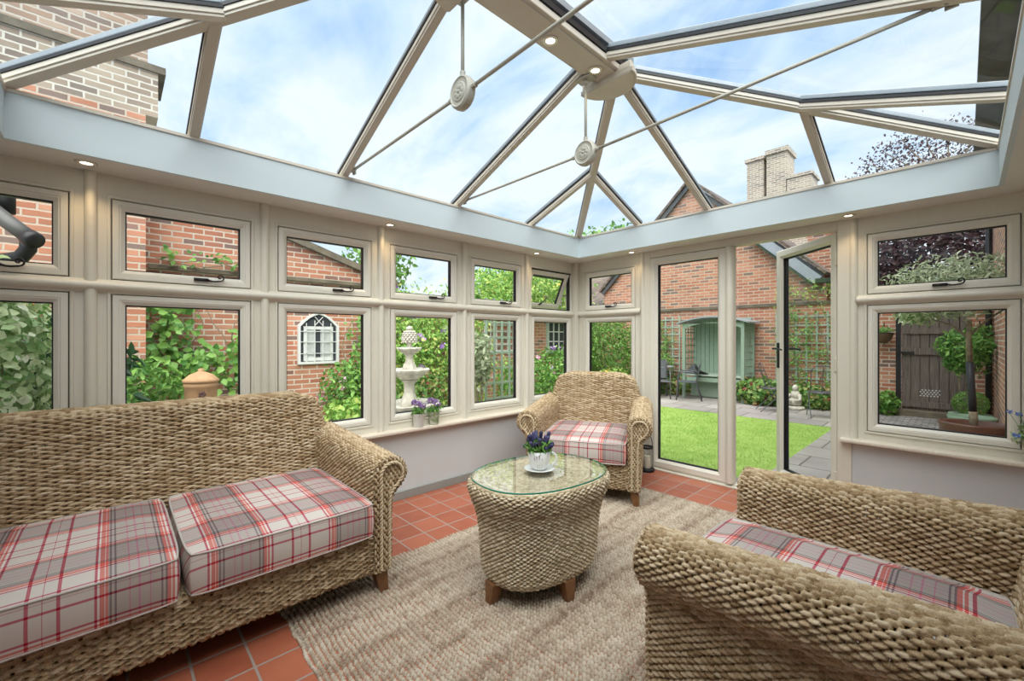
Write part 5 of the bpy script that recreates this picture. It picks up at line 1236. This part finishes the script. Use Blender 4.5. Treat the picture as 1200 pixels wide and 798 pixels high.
# ---- left garden planting
def arched(y, label, w=.62, z0=.90, h=.82):
    t = thing('arched_window', label, 'window', (XB, y, z0), group=None)
    hw = w/2; hs = h-.22
    def outline(k):
        pts = [(-hw*k, 0), (hw*k, 0), (hw*k, hs)]; pts += [(hw*k*(1-q)**1.0*math.cos(q*.0), hs+.20*k*math.sin(q*PI/2)) for q in (0.25, .5, .75)]
        pts += [(0, hs+.22*k)]; pts += [(-x, z) for x, z in pts[3:6][::-1]]; pts += [(-hw*k, hs)]; return pts
    o_, i_ = outline(1.0), [(x*.88, .035+z*.92) for x, z in outline(1.0)]
    n_ = len(o_); v = [(d, p[0], p[1]) for d in (.0, .05) for ring_ in (o_, i_) for p in ring_]
    q = []
    for k in range(n_):
        j = (k+1) % n_; q += [(k, j, n_+j, n_+k), (2*n_+k, 3*n_+k, 3*n_+j, 2*n_+j), (k, 2*n_+k, 2*n_+j, j), (n_+k, n_+j, 3*n_+j, 3*n_+k)]
    MB().add(v, q).build('frame', WHITEF, t)
    MB().prism([(x, z) for x, z in i_], 0, .004, .010).build('pane', DIMGL, t)
    mb = MB(); mb.box((.010,-hw*.66,.04), (.014,-hw*.16,hs*.95)); mb.box((.010,hw*.10,.04), (.014,hw*.62,hs*.95)); mb.build('curtain', CURT, t)
    fill_frame(MB(), lambda s_, z_, d_: (d_, s_, z_), (-hw*.72,hw*.72,.05,hs*.98), (-hw*.60,hw*.60,.10,hs*.90), .012, .024).build('inner_sash', WHITEF, t)
    mb = MB()
    for x in (-.6, -.2, .2, .6): mb.box((.03,x*hw-.006,.03), (.042,x*hw+.006,hs+.10*(1-abs(x))))
    for z in (.2, .42, .62): mb.box((.03,-hw*.9,z*h-.005), (.042,hw*.9,z*h+.005))
    for s in (-1, 1): mb.tube([(.036, s*hw*.85, hs), (.036, s*hw*.5, hs+.13), (.036, 0, hs+.18)], .007, 5); mb.tube([(.036, s*hw*.2, hs), (.036, -s*hw*.2, hs+.14)], .006, 5)
    mb.build('glazing_bars', WHITEF, t); return t
arched(-1.565, 'small arched window with white leaded bars in the outbuilding wall')
w6 = thing('sash_window', 'pale sage sash window in the garden wall, seen from the far left corner light', 'window', (XB, 4.15, .95))
fill_frame(MB(), lambda s, z, d: (d, s, z), (-.36,.36,0,.78), (-.30,.30,.05,.73), 0, .06).build('frame', SAGEL, w6)
MB().box((.005,-.30,.05), (.012,.30,.73)).build('pane', DIMGL, w6)
mb = MB(); [mb.box((.012,x,.05), (.04,x+.02,.73)) for x in (-.11,.09)]; [mb.box((.012,-.3,z), (.04,.3,z+.025)) for z in (.26,.50)]; mb.build('glazing_bars', WHITEF, w6)
MB().box((0,-.40,-.05), (.08,.40,0)).build('sill', COPING, w6)
lt = trellis('leaded_panel', -.42, .42, .95, 1.95, 0, 'white leaded lattice panel on the wall behind the sage post', 6, 7, WHITEF); lt.location = (XB+.01, 2.25, .95); lt.rotation_euler = (0, 0, PI/2)
pq = thing('wall_plaque', 'small round orange clay plaque on the garden wall', 'plaque', (XB+.01, 3.27, 1.43)); M = Matrix.Rotation(PI/2, 4, 'Y'); mb = MB().lathe([(0,0), (.14,0), (.15,.02), (.08,.04), (0,.05)], 20, sx=1.4, sy=.8); mb.v = [np.array([(M @ Vector(p))[:] for p in a]) for a in mb.v]; mb.build('disc', mat('orange_clay', (.50,.16,.06), .7), pq)
sp = thing('garden_post', 'sage green timber post of a pergola outside the left windows', 'post', (-1.55, .55, ZG)); MB().box((-.045,-.045,0), (.045,.045,2.35)).build('post', SAGEL, sp, bevel=.006)
mb = MB()
for k in range(4): mb.box((-.012,-.62+k*.15,0), (.012,-.595+k*.15,2.0))
for k in range(9): mb.box((-.02,-.62,.1+k*.22), (.0,-.04,.125+k*.22))
mb.build('side_lattice', SAGE, sp)
wall_climber('broad-leaved vine sprawling over the brick wall beside the pier', -3.6, -2.5, .55, 1.75, XB+.10, 620, .10, L_GREEN, axis=0, clumps=16, asp=.8, cs=.13)
wall_climber('thin creeper climbing the wall right of the arched window', -1.16, -.85, .2, 1.7, XB+.09, 230, .08, L_GREEN, axis=0, clumps=16, asp=.6, cs=.08)
wall_climber('dense hedge of flowering creeper behind the stone fountain', -.75, 1.35, ZG, 1.98, XB+.25, 9000, .075, L_LIME, axis=0, clumps=120, cs=.17, depth=.28, flowers=(P_PURPLE, 22, .09))
wall_climber('yellow-green creeper topping the garden wall', 1.5, 4.6, 1.9, 2.75, XB+.12, 7000, .08, L_LIME, axis=0, clumps=90, cs=.20, depth=.3, flowers=(P_YEL, 22, .07))
wall_climber('thin vine sprig along the outbuilding ledge', -3.55, -2.6, 2.22, 2.36, XB+.07, 60, .075, L_GREEN, axis=0, clumps=8, asp=.7, cs=.05)
shrub('bushy shrub left of the chimney pot, outside', (-2.9, -3.75, .55), (.42,.40,.55), 1300, .11, L_GREEN, asp=.35)
shrub('variegated ivy bush filling the leftmost window', (-.95, -4.55, .95), (.42,.36,.82), 5200, .062, L_VAR, asp=.8, jit=.5)
shrub('dark glossy shrub behind the variegated ivy', (-1.9, -4.25, .7), (.5,.45,.75), 900, .16, L_DARK, asp=.35)
wall_climber('red-berried climber on the brick pier', -5.0, -4.1, 1.0, 1.75, -3.40, 420, .09, L_GREEN, axis=0, clumps=18, cs=.10, flowers=(P_RED, 12, .03))
shrub('rose bush with pink blooms under the arched window', (-3.4, -1.15, .40), (.38,.50,.55), 1500, .085, L_GREEN, asp=.6, flowers=(P_PINK, 7, .05))
shrub('low bright green perennial clump below the rose bush', (-2.75, -1.35, .15), (.35,.50,.32), 1400, .08, L_LIME, asp=.7)
shrub('red-leaved shrub between the fountain and the creeper hedge', (-3.0, -.25, .35), (.35,.45,.40), 1000, .075, L_RED, asp=.6)
shrub('silver-green bush left of the sage post', (-1.35, -.36, 1.0), (.20,.17,.36), 600, .10, L_SILV, asp=.4)
shrub('pink-flowered bush beyond the sage post', (-2.7, 1.9, .40), (.55,.60,.58), 2400, .075, L_GREEN, flowers=(P_PINK, 8, .06))
shrub('low lime perennial at the foot of the pink-flowered bush', (-1.9, 1.35, .05), (.40,.45,.30), 1100, .08, L_LIME, asp=.7)
shrub('purple-flowered phlox in front of the garden wall', (-2.9, 3.1, .55), (.42,.45,.58), 1900, .08, L_GREEN, flowers=(P_PURPLE, 30, .07))
shrub('grey-green lavender mound in the far left bed', (-2.2, 2.85, .12), (.40,.45,.34), 1300, .085, L_SILV, asp=.2)
shrub('yellow-green perennial left of the lavender mound', (-2.35, 2.3, .05), (.30,.35,.28), 800, .08, L_LIME, asp=.7)
shrub('large clipped dark green bush seen through the far corner window', (-3.05, 5.2, .95), (.75,.75,.98), 6500, .07, L_BOX, bumps=0, jit=.5)
shrub('taller leafy bush left of the clipped bush, with pink blooms', (-3.3, 4.55, .85), (.40,.40,1.0), 2600, .08, L_GREEN, flowers=(P_PINK, 7, .07))
shrub('yellow-leaved low plant in front of the clipped bush', (-2.2, 4.1, .30), (.35,.30,.35), 600, .08, L_LIME, flowers=(P_YEL, 10, .05))
# trees on the skyline
def tree(label, c, rad, n, size, m, h0=0, name='tree', bumps=3):
    t = thing(name, label, 'tree', (c[0], c[1], ZG)); lc = (0, 0, c[2]-ZG)
    p, d = blob_pts(n, lc, rad, .7, bumps); finish(leaf_cloud(MB(), p, d, size, asp=.6, jit=.8), 'foliage', m, t)
    mb = MB(); mb.tube([(0,0,0), (.1,0,lc[2]*.5), (0,0,lc[2])], [.16,.12,.08], 8)
    for k in range(7): a = k*.9; mb.tube([(0,0,lc[2]*.7), (rad[0]*.4*math.cos(a), rad[1]*.4*math.sin(a), lc[2]+.1*rad[2]), (rad[0]*.8*math.cos(a), rad[1]*.8*math.sin(a), lc[2]+rad[2]*.5*math.sin(k))], [.06,.035,.012], 6)
    mb.build('trunk', BARK, t, smooth=True); return t
tree('loose green tree beyond the left garden wall, above the fountain', (-7.4, 1.2, 3.2), (1.0,.85,1.1), 900, .17, L_GREEN)
tree('green tree peeping over the sloping outbuilding wall', (-9.0, -3.9, 4.3), (1.6,1.4,1.3), 2000, .2, L_GREEN)
tree('round green tree far beyond the garden wall creeper', (-9.0, 7.4, 2.9), (2.0,2.2,1.4), 3600, .2, L_GREEN)
tree('green tree behind the brown tiled roof', (-7.6, 11.5, 4.6), (2.2,1.6,1.5), 2600, .22, L_GREEN)
